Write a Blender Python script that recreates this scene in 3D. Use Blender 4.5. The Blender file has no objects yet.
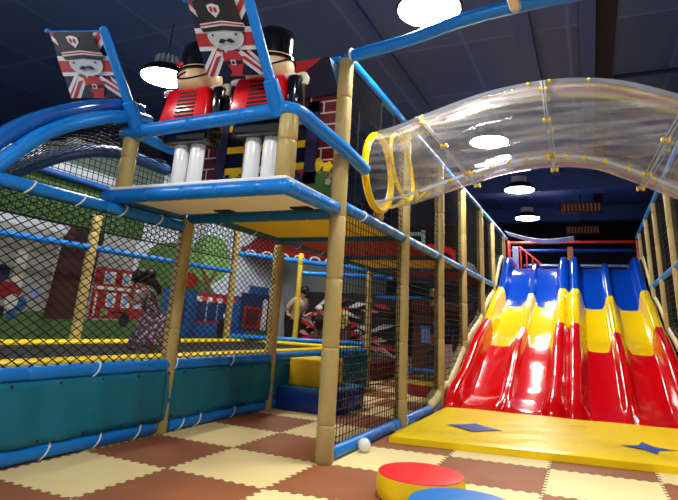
import bpy, bmesh, math, random
from mathutils import Vector, Matrix
random.seed(7)
C = bpy.context.scene.collection
V = Vector
PI = math.pi

# ------------------------------------------------------------------ materials
def lin(c):
    return tuple(((x/255)/12.92 if x/255 <= .04045 else ((x/255+.055)/1.055)**2.4) for x in c) + (1,)
MC = {}
def mat(name, rgb, rough=.5, metal=0, var=.08, scale=6, bump=0, bscale=20, coat=0, emis=0, trans=0, alpha=1, spec=.35):
    if name in MC: return MC[name]
    m = bpy.data.materials.new(name); m.use_nodes = True
    nt = m.node_tree; N = nt.nodes; L = nt.links
    b = N['Principled BSDF']
    b.inputs['Roughness'].default_value = rough; b.inputs['Metallic'].default_value = metal
    b.inputs['Coat Weight'].default_value = coat; b.inputs['Coat Roughness'].default_value = .08
    b.inputs['Specular IOR Level'].default_value = spec
    tc = N.new('ShaderNodeTexCoord')
    nz = N.new('ShaderNodeTexNoise'); nz.inputs['Scale'].default_value = scale; nz.inputs['Detail'].default_value = 4
    L.new(tc.outputs['Object'], nz.inputs['Vector'])
    mx = N.new('ShaderNodeMix'); mx.data_type = 'RGBA'
    c = lin(rgb)
    mx.inputs['A'].default_value = tuple(min(1, x*(1+var)) for x in c[:3])+(1,)
    mx.inputs['B'].default_value = tuple(x*(1-var) for x in c[:3])+(1,)
    L.new(nz.outputs['Fac'], mx.inputs['Factor'])
    L.new(mx.outputs['Result'], b.inputs['Base Color'])
    if emis:
        b.inputs['Emission Color'].default_value = (1, .97, .9, 1); b.inputs['Emission Strength'].default_value = emis
    if bump:
        n2 = N.new('ShaderNodeTexNoise'); n2.inputs['Scale'].default_value = bscale; n2.inputs['Detail'].default_value = 3
        L.new(tc.outputs['Object'], n2.inputs['Vector'])
        bp = N.new('ShaderNodeBump'); bp.inputs['Strength'].default_value = bump; bp.inputs['Distance'].default_value = .03
        L.new(n2.outputs['Fac'], bp.inputs['Height']); L.new(bp.outputs['Normal'], b.inputs['Normal'])
    b.inputs['Transmission Weight'].default_value = trans
    b.inputs['Alpha'].default_value = alpha
    MC[name] = m
    return m
TAN = mat('tan_vinyl', (172, 152, 96), .42, var=.14, scale=2.5, bump=.35, bscale=9)
CREAMPAD = mat('cream_vinyl', (206, 192, 144), .45, var=.12, scale=3, bump=.4, bscale=12)
BLUE = mat('blue_vinyl', (12, 118, 208), .32, var=.12, scale=2.5, bump=.3, bscale=9)
TEAL = mat('teal_vinyl', (0, 106, 134), .5, var=.12, scale=1.2, bump=.6, bscale=2.2)
NAVYV = mat('navy_vinyl', (8, 52, 130), .35, var=.15, scale=2, bump=.5, bscale=4)
YEL = mat('yellow_vinyl', (252, 214, 0), .33, var=.06, scale=2, bump=.45, bscale=3)
YELD = mat('yellow_deck', (255, 214, 4), .5, var=.06, scale=2)
REDD = mat('red_deck', (170, 18, 26), .5, var=.1, scale=2)
BEIGE = mat('beige_board', (252, 240, 214), .5, var=.06, scale=1)
RED = mat('red_plastic', (200, 4, 12), .13, var=.05, coat=0, spec=.4)
YELP = mat('yellow_plastic', (234, 196, 4), .13, var=.05, coat=0, spec=.4)
BLUP = mat('blue_plastic', (6, 62, 172), .14, var=.05, coat=0, spec=.4)
BLUGL = mat('blue_gloss_sheet', (24, 92, 176), .12, var=.3, scale=2, coat=1)
REDT = mat('red_toy_plastic', (226, 14, 26), .2, coat=.5, var=.04)
BLK = mat('black_gloss', (12, 12, 15), .15, coat=.6, var=.1)
BLKM = mat('black_matte', (13, 14, 15), .7, var=.2, scale=40)
WHT = mat('white_plastic', (228, 230, 234), .3, var=.03, coat=.3)
SKINP = mat('peach_plastic', (222, 184, 140), .35, var=.03, coat=.3)
REDV = mat('red_vinyl', (224, 40, 44), .35, var=.08, scale=3, bump=.3, bscale=6)
BLUV = mat('blue_foam_vinyl', (26, 116, 200), .35, var=.08, scale=3, bump=.3, bscale=6)
NET = mat('black_net_cord', (10, 11, 13), .8, var=.1)
NAVYP = mat('navy_paint', (34, 42, 84), .6, var=.1)
WALLN = mat('navy_wall', (22, 36, 78), .8, var=.2, scale=1)
METAL = mat('grey_metal', (120, 124, 130), .4, metal=.7)
DKMET = mat('dark_metal', (30, 32, 38), .45, metal=.3)
TIE = mat('white_cable_tie', (215, 222, 228), .4)
WOOD = mat('orange_wood', (150, 92, 48), .5, var=.2, scale=8)
STEELB = mat('pale_blue_metal', (120, 150, 185), .35, metal=.4)
REDST = mat('red_painted_steel', (170, 40, 32), .4)
PINK = mat('pink_card', (240, 210, 218), .5, var=.04)
PIPE = mat('cream_pipe', (220, 185, 150), .35, var=.05)
WHITEF = mat('white_fabric', (214, 214, 214), .8)
TURF = mat('painted_turf', (62, 96, 52), .8, var=.5, scale=14, bump=.5, bscale=30)
def lampmat():
    return mat('lamp_glow', (255, 250, 240), .5, emis=96)
LAMP = lampmat()
# paints
P_ = lambda n, c, v=.12, s=6: mat('paint_'+n, c, .65, var=v, scale=s)
pW = P_('white', (212, 214, 216)); pR = P_('red', (186, 40, 44)); pN = P_('ink_navy', (26, 30, 56)); pK = P_('black', (18, 18, 22))
pG = P_('grass', (74, 108, 62), .3, 10); pG2 = P_('hill', (72, 110, 56), .35, 5); pGR = P_('city_grey', (158, 162, 166), .35, 5)
pDR = P_('dark_tower', (70, 26, 26), .25, 6); pMR = P_('mural_red', (150, 26, 32), .2, 8); pSK = P_('mural_sky', (196, 206, 222), .3, 3)
pB = P_('mural_blue', (26, 84, 150), .25, 4); pT = P_('trunk', (104, 70, 54)); pDB = P_('dark_blue', (22, 44, 92)); pY = P_('yellow', (236, 206, 24))
pP = P_('pink', (226, 130, 140)); pLB = P_('light_blue', (130, 165, 225)); pLG = P_('leaf_light', (116, 160, 96), .4, 12)

DARKW = mat('unlit_hall_wall', (14, 17, 32), .8, var=.3, scale=1)  # near black: the gloom of the far end is put into this colour
def brick_mat():
    m = bpy.data.materials.new('red_brick_print'); m.use_nodes = True
    N = m.node_tree.nodes; L = m.node_tree.links; b = N['Principled BSDF']; b.inputs['Roughness'].default_value = .25
    tc = N.new('ShaderNodeTexCoord'); br = N.new('ShaderNodeTexBrick'); mp = N.new('ShaderNodeMapping')
    mp.inputs['Rotation'].default_value = (PI/2, 0, 0)
    br.inputs['Color1'].default_value = lin((112, 34, 38)); br.inputs['Color2'].default_value = lin((84, 22, 30)); br.inputs['Mortar'].default_value = lin((214, 196, 196))
    br.inputs['Scale'].default_value = 1; br.inputs['Brick Width'].default_value = .42; br.inputs['Row Height'].default_value = .17; br.inputs['Mortar Size'].default_value = .011
    L.new(tc.outputs['Object'], mp.inputs['Vector']); L.new(mp.outputs['Vector'], br.inputs['Vector']); L.new(br.outputs['Color'], b.inputs['Base Color'])
    return m
BRICK = brick_mat()

def clear_mat(name, tint, rough=.03, fac=.78):
    m = bpy.data.materials.new(name); m.use_nodes = True
    N = m.node_tree.nodes; L = m.node_tree.links
    N.remove(N['Principled BSDF']); out = N['Material Output']
    tr = N.new('ShaderNodeBsdfTransparent'); tr.inputs['Color'].default_value = tint
    gl = N.new('ShaderNodeBsdfGlossy'); gl.inputs['Roughness'].default_value = rough; gl.inputs['Color'].default_value = (.95, .97, 1, 1)
    fr = N.new('ShaderNodeFresnel'); fr.inputs['IOR'].default_value = 1.5
    df = N.new('ShaderNodeBsdfDiffuse'); df.inputs['Color'].default_value = (.62, .6, .6, 1)
    tc = N.new('ShaderNodeTexCoord'); wv = N.new('ShaderNodeTexNoise'); mp = N.new('ShaderNodeMapping')
    mp.inputs['Scale'].default_value = (.6, 9, 9)
    wv.inputs['Scale'].default_value = 1.3; wv.inputs['Detail'].default_value = 5
    L.new(tc.outputs['Object'], mp.inputs['Vector']); L.new(mp.outputs['Vector'], wv.inputs['Vector'])
    rp = N.new('ShaderNodeMapRange'); rp.inputs['From Min'].default_value = .45; rp.inputs['From Max'].default_value = .8
    rp.inputs['To Min'].default_value = .06; rp.inputs['To Max'].default_value = .5  # diffuse streaks painted in for refraction and reflections on the tube
    L.new(wv.outputs['Fac'], rp.inputs['Value'])
    bp = N.new('ShaderNodeBump'); bp.inputs['Strength'].default_value = .25; bp.inputs['Distance'].default_value = .02
    L.new(wv.outputs['Fac'], bp.inputs['Height']); L.new(bp.outputs['Normal'], gl.inputs['Normal']); L.new(bp.outputs['Normal'], fr.inputs['Normal'])
    a = N.new('ShaderNodeMixShader'); c = N.new('ShaderNodeMixShader')
    L.new(rp.outputs['Result'], a.inputs['Fac']); L.new(tr.outputs[0], a.inputs[1]); L.new(df.outputs[0], a.inputs[2])
    ml = N.new('ShaderNodeMath'); ml.operation = 'MULTIPLY_ADD'; ml.inputs[1].default_value = .65; ml.inputs[2].default_value = .02
    L.new(fr.outputs[0], ml.inputs[0])
    L.new(ml.outputs[0], c.inputs['Fac']); L.new(a.outputs[0], c.inputs[1]); L.new(gl.outputs[0], c.inputs[2])
    L.new(c.outputs[0], out.inputs['Surface'])
    return m
CLEAR = clear_mat('clear_polycarbonate', (.9, .92, .95, 1))

def floor_mat():
    m = bpy.data.materials.new('jigsaw_foam_floor'); m.use_nodes = True
    N = m.node_tree.nodes; L = m.node_tree.links; b = N['Principled BSDF']; b.inputs['Roughness'].default_value = .6; b.inputs['Specular IOR Level'].default_value = .25
    geo = N.new('ShaderNodeNewGeometry'); sp = N.new('ShaderNodeSeparateXYZ'); L.new(geo.outputs['Position'], sp.inputs[0])
    def M(op, a, bb=None, c=None):
        n = N.new('ShaderNodeMath'); n.operation = op
        for i, v in enumerate((a, bb, c)):
            if v is None: continue
            if isinstance(v, (int, float)): n.inputs[i].default_value = v
            else: L.new(v, n.inputs[i])
        return n.outputs[0]
    T = 1.15
    x0 = sp.outputs['X']; y0 = sp.outputs['Y']
    k = M('MULTIPLY', M('MAXIMUM', M('ADD', x0, 2.9), 0), -.13)      # mats right of the post were laid slightly askew
    y = M('ADD', y0, k); x = M('ADD', x0, M('MULTIPLY', M('SUBTRACT', y0, 6), .012))
    def tooth(t, per=.118, amp=.018):
        s = M('SINE', M('MULTIPLY', t, 2*PI/per))
        return M('MULTIPLY', M('MINIMUM', M('MAXIMUM', M('MULTIPLY', s, 3), -1), 1), amp)
    X = M('DIVIDE', M('ADD', M('ADD', x, 4.0 + 10*T), tooth(y)), T)
    Y = M('DIVIDE', M('ADD', M('ADD', y, -5.95 + 10*T), tooth(x)), T)
    cell = M('MODULO', M('ADD', M('FLOOR', X), M('FLOOR', Y)), 2)
    def edge(t):
        f = M('FRACT', t); return M('MINIMUM', f, M('SUBTRACT', 1, f))
    ed = M('LESS_THAN', M('MINIMUM', edge(X), edge(Y)), .004)
    nz = N.new('ShaderNodeTexNoise'); nz.inputs['Scale'].default_value = 1.3; nz.inputs['Detail'].default_value = 6
    L.new(geo.outputs['Position'], nz.inputs['Vector'])
    def mix(a, bb, f):
        n = N.new('ShaderNodeMix'); n.data_type = 'RGBA'
        for s, v in (('A', a), ('B', bb)):
            if isinstance(v, tuple): n.inputs[s].default_value = v
            else: L.new(v, n.inputs[s])
        L.new(f, n.inputs['Factor']); return n.outputs['Result']
    cream = mix(lin((240, 222, 162)), lin((226, 202, 142)), nz.outputs['Fac'])
    brown = mix(lin((166, 104, 64)), lin((124, 70, 46)), nz.outputs['Fac'])
    col = mix(brown, cream, cell)
    col = mix(col, lin((96, 66, 44)), ed)
    L.new(col, b.inputs['Base Color'])
    n2 = N.new('ShaderNodeTexNoise'); n2.inputs['Scale'].default_value = 90
    L.new(geo.outputs['Position'], n2.inputs['Vector'])
    bp = N.new('ShaderNodeBump'); bp.inputs['Strength'].default_value = .12; L.new(n2.outputs['Fac'], bp.inputs['Height']); L.new(bp.outputs['Normal'], b.inputs['Normal'])
    return m
def ceil_mat():
    m = bpy.data.materials.new('navy_ceiling'); m.use_nodes = True
    N = m.node_tree.nodes; L = m.node_tree.links; b = N['Principled BSDF']; b.inputs['Roughness'].default_value = .55
    geo = N.new('ShaderNodeNewGeometry'); br = N.new('ShaderNodeTexBrick'); br.offset = 0
    br.inputs['Scale'].default_value = 1; br.inputs['Brick Width'].default_value = 1.9; br.inputs['Row Height'].default_value = 2.4; br.inputs['Mortar Size'].default_value = .035
    br.inputs['Color1'].default_value = lin((50, 80, 148)); br.inputs['Color2'].default_value = lin((43, 71, 136)); br.inputs['Mortar'].default_value = lin((66, 98, 168))
    L.new(geo.outputs['Position'], br.inputs['Vector']); L.new(br.outputs['Color'], b.inputs['Base Color'])
    return m
def dress_mat():
    m = bpy.data.materials.new('flowered_dress_cloth'); m.use_nodes = True
    N = m.node_tree.nodes; L = m.node_tree.links; b = N['Principled BSDF']; b.inputs['Roughness'].default_value = .8
    tc = N.new('ShaderNodeTexCoord'); v = N.new('ShaderNodeTexVoronoi'); v.inputs['Scale'].default_value = 22
    cr = N.new('ShaderNodeValToRGB'); e = cr.color_ramp.elements
    e[0].position = .25; e[0].color = lin((206, 170, 186)); e[1].position = .5; e[1].color = lin((84, 70, 98))
    L.new(tc.outputs['Object'], v.inputs['Vector']); L.new(v.outputs['Distance'], cr.inputs[0]); L.new(cr.outputs[0], b.inputs['Base Color'])
    return m
DRESS = dress_mat()

# ------------------------------------------------------------------ builders
def tag(o, label=None, cat=None, group=None, kind=None):
    if label: o['label'] = label
    if cat: o['category'] = cat
    if group: o['group'] = group
    if kind: o['kind'] = kind
    return o
def link(name, verts, faces, mats, parent=None, idx=None, smooth=False, loc=None):
    me = bpy.data.meshes.new(name)
    if loc is not None: verts = [V(v)-V(loc) for v in verts]
    me.from_pydata([tuple(v) for v in verts], [], faces)
    for m in (mats if isinstance(mats, (list, tuple)) else [mats]): me.materials.append(m)
    if idx: me.polygons.foreach_set('material_index', idx)
    if smooth: me.polygons.foreach_set('use_smooth', [True]*len(me.polygons))
    me.update()
    o = bpy.data.objects.new(name, me); C.objects.link(o)
    if loc is not None: o.location = loc
    if parent: o.parent = parent
    return o
def empty(name, loc=(0, 0, 0), rz=0):
    o = bpy.data.objects.new(name, None); C.objects.link(o); o.location = loc; o.rotation_euler = (0, 0, rz); o.empty_display_size = .1
    return o
class MB:
    """collects shapes of ONE part"""
    def __init__(s): s.v = []; s.f = []; s.m = []
    def add(s, vs, fs, mi=0):
        n = len(s.v); s.v += [V(v) for v in vs]; s.f += [tuple(i+n for i in f) for f in fs]; s.m += [mi]*len(fs); return s
    def box(s, a, b, mi=0, bev=0):
        bm = bmesh.new(); bmesh.ops.create_cube(bm, size=1)
        a = V(a); b = V(b); c = (a+b)/2; d = b-a
        for v in bm.verts: v.co = V((c.x+v.co.x*d.x, c.y+v.co.y*d.y, c.z+v.co.z*d.z))
        if bev: bmesh.ops.bevel(bm, geom=bm.edges[:], offset=bev, segments=3, profile=.5, affect='EDGES')
        bm.verts.index_update(); r = s.add([v.co.copy() for v in bm.verts], [[v.index for v in f.verts] for f in bm.faces], mi); bm.free(); return r
    def sweep(s, pts, rad, seg=12, mi=0, cap=True, closed=False):
        pts = [V(p) for p in pts]; n = len(pts); R = rad if callable(rad) else (lambda i, t: rad)
        vs = []; up = None
        for i, p in enumerate(pts):
            if closed: d = (pts[(i+1) % n]-pts[i-1])
            else: d = (pts[min(i+1, n-1)]-pts[max(i-1, 0)])
            d.normalize()
            if up is None: up = V((0, 0, 1)) if abs(d.z) < .9 else V((1, 0, 0))
            a = d.cross(up).normalized(); up = a.cross(d).normalized()
            r = R(i, i/max(1, n-1))
            for k in range(seg):
                t = 2*PI*k/seg; vs.append(p+(a*math.cos(t)+up*math.sin(t))*r)
        fs = []
        for i in range(n if closed else n-1):
            j = (i+1) % n
            for k in range(seg):
                l = (k+1) % seg; fs.append((i*seg+k, i*seg+l, j*seg+l, j*seg+k))
        if cap and not closed: fs += [tuple(range(seg))[::-1], tuple((n-1)*seg+k for k in range(seg))]
        return s.add(vs, fs, mi)
    def lathe(s, prof, c=(0, 0, 0), seg=24, mi=0, ax=2):
        vs = []; fs = []
        for r, h in prof:
            for k in range(seg):
                t = 2*PI*k/seg; q = [r*math.cos(t), r*math.sin(t)]
                if ax == 2: w = (q[0], q[1], h)
                elif ax == 1: w = (q[0], h, q[1])
                else: w = (h, q[0], q[1])
                vs.append(V(w)+V(c))
        for i in range(len(prof)-1):
            for k in range(seg):
                l = (k+1) % seg; fs.append((i*seg+k, i*seg+l, (i+1)*seg+l, (i+1)*seg+k))
        fs.append(tuple(range(seg))[::-1]); fs.append(tuple((len(prof)-1)*seg+k for k in range(seg)))
        return s.add(vs, fs, mi)
    def ball(s, c, r, mi=0, seg=16, sc=(1, 1, 1)):
        prof = [(max(.001, math.sin(PI*i/seg)), -math.cos(PI*i/seg)) for i in range(seg+1)]
        n = len(s.v); s.lathe(prof, seg=seg+4, mi=mi)
        for i in range(n, len(s.v)): v = s.v[i]; s.v[i] = V((c[0]+v.x*r*sc[0], c[1]+v.y*r*sc[1], c[2]+v.z*r*sc[2]))
        return s
    def build(s, name, mats, parent=None, smooth=True, loc=None):
        o = link(name, s.v, s.f, mats, parent, s.m, False, loc)
        if smooth:
            bm = bmesh.new(); bm.from_mesh(o.data)
            bmesh.ops.recalc_face_normals(bm, faces=bm.faces)
            for f in bm.faces: f.smooth = True
            for e in bm.edges:
                if len(e.link_faces) == 2 and e.calc_face_angle(0) > .7: e.smooth = False
            bm.to_mesh(o.data); bm.free()
        else:
            bm = bmesh.new(); bm.from_mesh(o.data); bmesh.ops.recalc_face_normals(bm, faces=bm.faces); bm.to_mesh(o.data); bm.free()
        return o
def catmull(P, n=10):
    P = [V(p) for p in P]; out = []
    for i in range(len(P)-1):
        a = P[max(i-1, 0)]; b = P[i]; c = P[i+1]; d = P[min(i+2, len(P)-1)]
        for k in range(n):
            t = k/n
            out.append(.5*((2*b)+(c-a)*t+(2*a-5*b+4*c-d)*t*t+(3*b-a-3*c+d)*t**3))
    out.append(P[-1]); return out
def padpts(p0, p1, seam, off=.3):
    """points of a straight padded tube with tight taped seams; returns pts + radius factors"""
    p0 = V(p0); p1 = V(p1); L = (p1-p0).length; pts = [(0, .86), (.02, 1)]
    t = seam*off
    while t < L-.1:
        w = random.uniform(-.03, .03)
        pts += [(t+w-.035, 1), (t+w-.01, .95), (t+w, .87), (t+w+.01, .95), (t+w+.035, 1)]
        m = t+seam/2
        if m < L-.15: pts.append((m, random.uniform(.985, 1.035)))
        t += seam
    pts += [(L-.02, 1), (L, .86)]
    pts.sort()
    return [p0+(p1-p0)*(t/L) for t, r in pts], [r for t, r in pts]
def pad(name, p0, p1, r, m, parent=None, seam=.62, label=None, cat=None, group=None, off=.4, ties=(), bend=None):
    pts, rf = padpts(p0, p1, seam, off)
    b = MB(); b.sweep(pts, lambda i, t: r*rf[i], 14)
    o = b.build(name, m, parent, loc=None if parent else V(p0))
    if label: tag(o, label, cat, group)
    d = (V(p1)-V(p0)); 
    for t in ties:
        c = V(p0)+d*t; q = d.normalized(); a = q.cross(V((0, 0, 1))).normalized() if abs(q.z) < .9 else V((1, 0, 0)); u = a.cross(q)
        ring = [c+(a*math.cos(k*PI/8)+u*math.sin(k*PI/8))*(r*1.02) + q*.05*math.sin(k*PI/8) for k in range(16)]
        e = MB(); e.sweep(ring, .011, 6, closed=True); tie = e.build('cable_tie', TIE, o)
        tie['label'] = 'white cable tie'
        if not parent:
            tie.location = -V(p0)
    return o
def decal(name, origin, U, W, polys, mats, parent=None, step=.0035, thick=.012, label=None, cat=None, back=None):
    """flat painted board: base board plus paint layers; polys = [(mat index, [(u,v)...])] in metres"""
    O = V(origin); U = V(U); W = V(W); Nn = U.cross(W).normalized()
    b = MB()
    for i, (mi, P) in enumerate(polys):
        off = step*i
        pts = [O+U*u+W*v+Nn*off for u, v in P]
        if i == 0:
            q = [p-Nn*thick for p in pts]; n = len(pts)
            b.add(pts+q, [tuple(range(n)), tuple(range(n, 2*n))[::-1]]+[(k, (k+1) % n, n+(k+1) % n, n+k) for k in range(n)], mi)
        else: b.add(pts, [tuple(range(len(pts)))], mi)
    o = link(name, b.v, b.f, mats, parent, b.m)
    if label: tag(o, label, cat)
    return o
def circ(u, v, r, n=14, ry=None, a0=0, a1=2*PI):
    ry = ry or r
    return [(u+r*math.cos(a0+(a1-a0)*k/n), v+ry*math.sin(a0+(a1-a0)*k/n)) for k in range(n if a1-a0 > 6.2 else n+1)]
def rect(a, b, c, d): return [(a, b), (c, b), (c, d), (a, d)]
def clip_seg(a, d, poly):
    """parameters where the line a+t*d lies inside the polygon"""
    ts = []; n = len(poly)
    for i in range(n):
        p = poly[i]; q = poly[(i+1) % n]; ex = q[0]-p[0]; ey = q[1]-p[1]
        den = d[0]*ey-d[1]*ex
        if abs(den) < 1e-9: continue
        t = ((p[0]-a[0])*ey-(p[1]-a[1])*ex)/den; s = ((p[0]-a[0])*d[1]-(p[1]-a[1])*d[0])/den
        if 0 <= s < 1: ts.append(t)
    ts.sort(); return [(ts[i], ts[i+1]) for i in range(0, len(ts)-1, 2)]
def net(label, O, U, W, poly, sp=.1, ang=(0, 90), r=.006, group=None, surf=None, name='safety_net', border=True):
    """knotted net: two families of cords clipped to poly in the (U,W) plane; surf(u,w) optional curved mapping"""
    O = V(O); U = V(U); W = V(W); b = MB()
    f = surf or (lambda u, w: O+U*u+W*w)
    us = [p[0] for p in poly]; ws = [p[1] for p in poly]; cx = (min(us)+max(us))/2; cy = (min(ws)+max(ws))/2
    R = math.hypot(max(us)-min(us), max(ws)-min(ws))/2+sp
    for A in ang:
        a = math.radians(A); d = (math.cos(a), math.sin(a)); nn = (-d[1], d[0])
        k = -int(R/sp)
        while k*sp < R:
            p = (cx+nn[0]*k*sp, cy+nn[1]*k*sp)
            for t0, t1 in clip_seg(p, d, poly):
                if t1-t0 < .02: continue
                m = max(1, int((t1-t0)/.35)) if surf else 1
                pts = [f(p[0]+d[0]*(t0+(t1-t0)*i/m), p[1]+d[1]*(t0+(t1-t0)*i/m)) for i in range(m+1)]
                b.sweep(pts, r, 3, cap=False)
            k += 1
    if border:
        b.sweep([f(*p) for p in poly], r*1.8, 4, closed=True)
    o = link(name, b.v, b.f, NET, None, b.m, False, f(*poly[0]))
    tag(o, label, 'net', group); return o

# ------------------------------------------------------------------ camera
yaw, pit, rol = map(math.radians, (-25.289984, 16.70657146, 3.2659092))
fw = V((math.sin(yaw)*math.cos(pit), math.cos(yaw)*math.cos(pit), math.sin(pit)))
r0 = V((math.cos(yaw), -math.sin(yaw), 0)); u0 = r0.cross(fw)
r2 = r0*math.cos(rol)+u0*math.sin(rol); u2 = -r0*math.sin(rol)+u0*math.cos(rol)
cd = bpy.data.cameras.new('camera'); cam = bpy.data.objects.new('camera', cd); C.objects.link(cam)
mw = Matrix((r2, u2, -fw)).transposed().to_4x4(); mw.translation = V((0, 0, 1.5)); cam.matrix_world = mw
cd.sensor_width = 36; cd.lens = 36*532.2313/678; cd.shift_y = -(250-162.4277)/678; cd.clip_start = .05; cd.clip_end = 100
bpy.context.scene.camera = cam

# ------------------------------------------------------------------ setting
XA, XB, XC = -2.8, -5.2, -8.9      # slide-side posts, trampoline front, trampoline back
def struct(name, b, m, smooth=False):
    o = b.build(name, m, None, smooth); o['kind'] = 'structure'; return o
struct('floor', MB().box((-18.2, -5, -.1), (8, 30, 0)), floor_mat())
struct('ceiling', MB().box((-18.2, -5, 7.0), (8, 30, 7.1)), ceil_mat())
struct('wall_left', MB().box((-18.2, -5, 0), (-18, 30, 7)), WALLN)
struct('wall_partition', MB().box((-10.3, -5, 0), (-10.1, 28.4, 3.7)).box((-10.3, 5.6, 3.7), (-10.1, 28.4, 4.3)).box((-10.3, 7.6, 4.3), (-10.1, 28.4, 5.1)), mat('pale_partition', (150, 156, 160), .7))
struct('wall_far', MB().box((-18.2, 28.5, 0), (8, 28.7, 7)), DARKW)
struct('wall_right', MB().box((6.3, -5, 0), (6.5, 30, 7)), WALLN)
CB = mat('ceiling_beam_navy', (46, 74, 140), .55)
for i, (x0, x1, y0, y1, zb) in enumerate([(-.92, -.62, 4, 28.4, 6.85), (.18, .45, 4, 28.4, 6.8), (-10, 6.2, 19.4, 20.1, 6.3), (-10, 6.2, 25.4, 26.0, 6.4), (-6.2, -6.0, -2, 28.4, 6.93), (-3.55, -3.4, -2, 28.4, 6.93)]):
    struct('trim_%d' % (i+1), MB().box((x0, y0, zb), (x1, y1, 6.998)), CB)
struct('trim_7', MB().box((.46, 4, 6.94), (.8, 28.4, 6.998)), mat('dark_ceiling_strip', (14, 18, 40), .7))  # plain dark strip along the ceiling beside the beam
for i in range(7):
    struct('trim_%d' % (8+i), MB().box((.82, 12+2.1*i, 6.93), (6.2, 12.1+2.1*i, 6.998)), WALLN)

# ------------------------------------------------------------------ ceiling lamps
def make_lamp(loc, label, group=None):
    t = empty('high_bay_lamp', loc); tag(t, label, 'ceiling lamp', group)
    MB().lathe([(.45, 0), (.47, .02), (.44, .09), (.36, .17), (.24, .23), (.17, .25)], seg=36).build('lamp_shade', DKMET, t)
    MB().lathe([(.43, -.012), (.435, 0), (.43, .012)], seg=36).build('diffuser', LAMP, t)
    b = MB(); b.lathe([(.13, .25), (.13, .43)], seg=16)
    for k in range(16):
        a = k*PI/8; c = V((math.cos(a), math.sin(a), 0)); s = V((-math.sin(a), math.cos(a), 0))*.012
        p = [c*.12-s, c*.23-s, c*.23+s, c*.12+s]
        b.add([q+V((0, 0, .255)) for q in p]+[q+V((0, 0, .42)) for q in p], [(0, 1, 2, 3), (4, 5, 6, 7), (0, 1, 5, 4), (1, 2, 6, 5), (2, 3, 7, 6), (3, 0, 4, 7)])
    b.build('heat_sink', mat('bright_fins', (205, 208, 212), .35), t, False)
    h = 7.0-loc[2]
    MB().sweep([(0, 0, .42), (0, 0, h)], .009, 8).build('suspension_rod', DKMET, t)
    return t
LZ = 5.8
make_lamp((-1.77, 6.44, LZ), 'large bright round ceiling lamp near the top edge, above the long blue pipe')
make_lamp((-7.1, 7.0, LZ), 'ceiling lamp with finned metal neck behind the left toy guard')
make_lamp((-1.9, 12.3, LZ), 'ceiling lamp glowing through the wall of the clear tube')
make_lamp((-1.75, 17.1, LZ), 'white round ceiling lamp hanging just below the clear tube')
make_lamp((-1.97, 21.7, LZ), 'smaller far ceiling lamp above the slides, below the other one')
for p in ((-7.1, 12.6, LZ), (-13, 4, LZ), (3.9, 7, LZ), (-1.8, 1.2, LZ), (-7.1, 1.5, LZ), (3.8, 1.5, LZ)):
    make_lamp(p, 'ceiling lamp of the row outside the picture', 'ceiling lamps outside the picture')
# vents
for y, lab in ((20.6, 'orange slatted ceiling vent right of the hanging lamps, nearer one'), (25.2, 'dim orange slatted ceiling vent, the farther one above the slides')):
    t = empty('ceiling_vent', (-.02, y, 5.9)); tag(t, lab, 'vent')
    MB().box((-.65, -.12, -.17), (.65, .12, .17)).build('vent_housing', DKMET, t, False)
    b = MB()
    for k in range(10): b.box((-.58+k*.125, -.16, -.13), (-.52+k*.125, -.125, .13))
    b.build('vent_slats', mat('orange_slat', (176, 110, 60), .5), t, False)
    MB().box((-.66, -.17, -.18), (-.6, -.125, .18)).build('vent_end', REDST, t, False)
    MB().sweep([(0, 0, .17), (0, 0, .9 if y < 19.3 or y > 20.2 and y < 25.3 else .5)], .02, 6).build('hanger_rod', DKMET, t)

# ------------------------------------------------------------------ posts
def post(x, y, z0, z1, label, r=.1, group=None, seam=.85, off=.5, m=TAN):
    return pad('padded_post', (x, y, z0), (x, y, z1), r, m, None, seam, label, 'padded post', group, off)
post(XA, 5.98, 0, 4.95, 'tall thick tan post in the foreground, from the floor up to the brick panel', .105, seam=.8)
post(XB, 6.0, 0, 2.82, 'leaning-looking tan post right of the girl at the trampoline edge', .1)
post(XB, 8.62, 0, 2.82, 'tan post at the trampoline edge just left of the yellow step block', .1)
post(XB, 13.3, 0, 2.82, 'dim tan post at the far front corner of the trampoline', .09)
post(XC, 7.6, 0, 3.3, 'tan post behind the trampoline against the dark painted tower', .1)
post(XC, 12.4, 0, 4.95, 'tan post behind the trampoline beside the painted blue shop', .09)
post(-7.3, 13.3, 0, 3.3, 'thin yellowish post behind the far yellow trampoline edge', .07, m=mat('yellowish_vinyl', (206, 180, 60), .45))
post(XA, 7.42, 3.0, 3.3, 'short tan stub post under the yellow ring of the clear tube', .085)
slabel = ['first full-height tan post right of the foreground one, standing by the yellow mat corner', 'tan post second in the row between the foreground post and the slides', 'tan post third in the row, just left of the slide foot', 'tan post fourth in the row, beside the yellow part of the slide', 'tan post fifth in the row, rising from behind the slide border', 'farthest tan post of the left row beside the slide top']
for (y, z0), lb in zip(((8.68, 0), (11.13, 0), (13.45, 0), (15.95, 0), (18.05, 0), (20.6, 0)), slabel):
    post(XA, y, z0, 4.95, lb, .1)
for y, lb in ((13.15, 'nearest tan post at the right edge of the picture'), (15.6, 'second tan post of the right-hand row'), (17.85, 'third tan post of the right-hand row'), (20.2, 'farthest tan post of the right-hand row, beside the slide top')):
    post(1.72, y, 0, 4.9, lb, .1)
post(1.72, 8.1, 0, 4.95, 'tan post outside the picture carrying the clear tube', .1)
post(1.72, 10.6, 0, 4.95, 'tan post just outside the right edge of the picture', .1)
post(1.72, 5.65, 0, 5.0, 'tan post outside the picture under the long blue pipe', .1)
post(XB-.04, 4.78, 2.945, 3.66, 'short tan post at the left front corner of the guards platform', .1)
post(XA-.1, 4.78, 2.945, 3.68, 'short tan post at the right front corner of the guards platform', .11)
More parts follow.
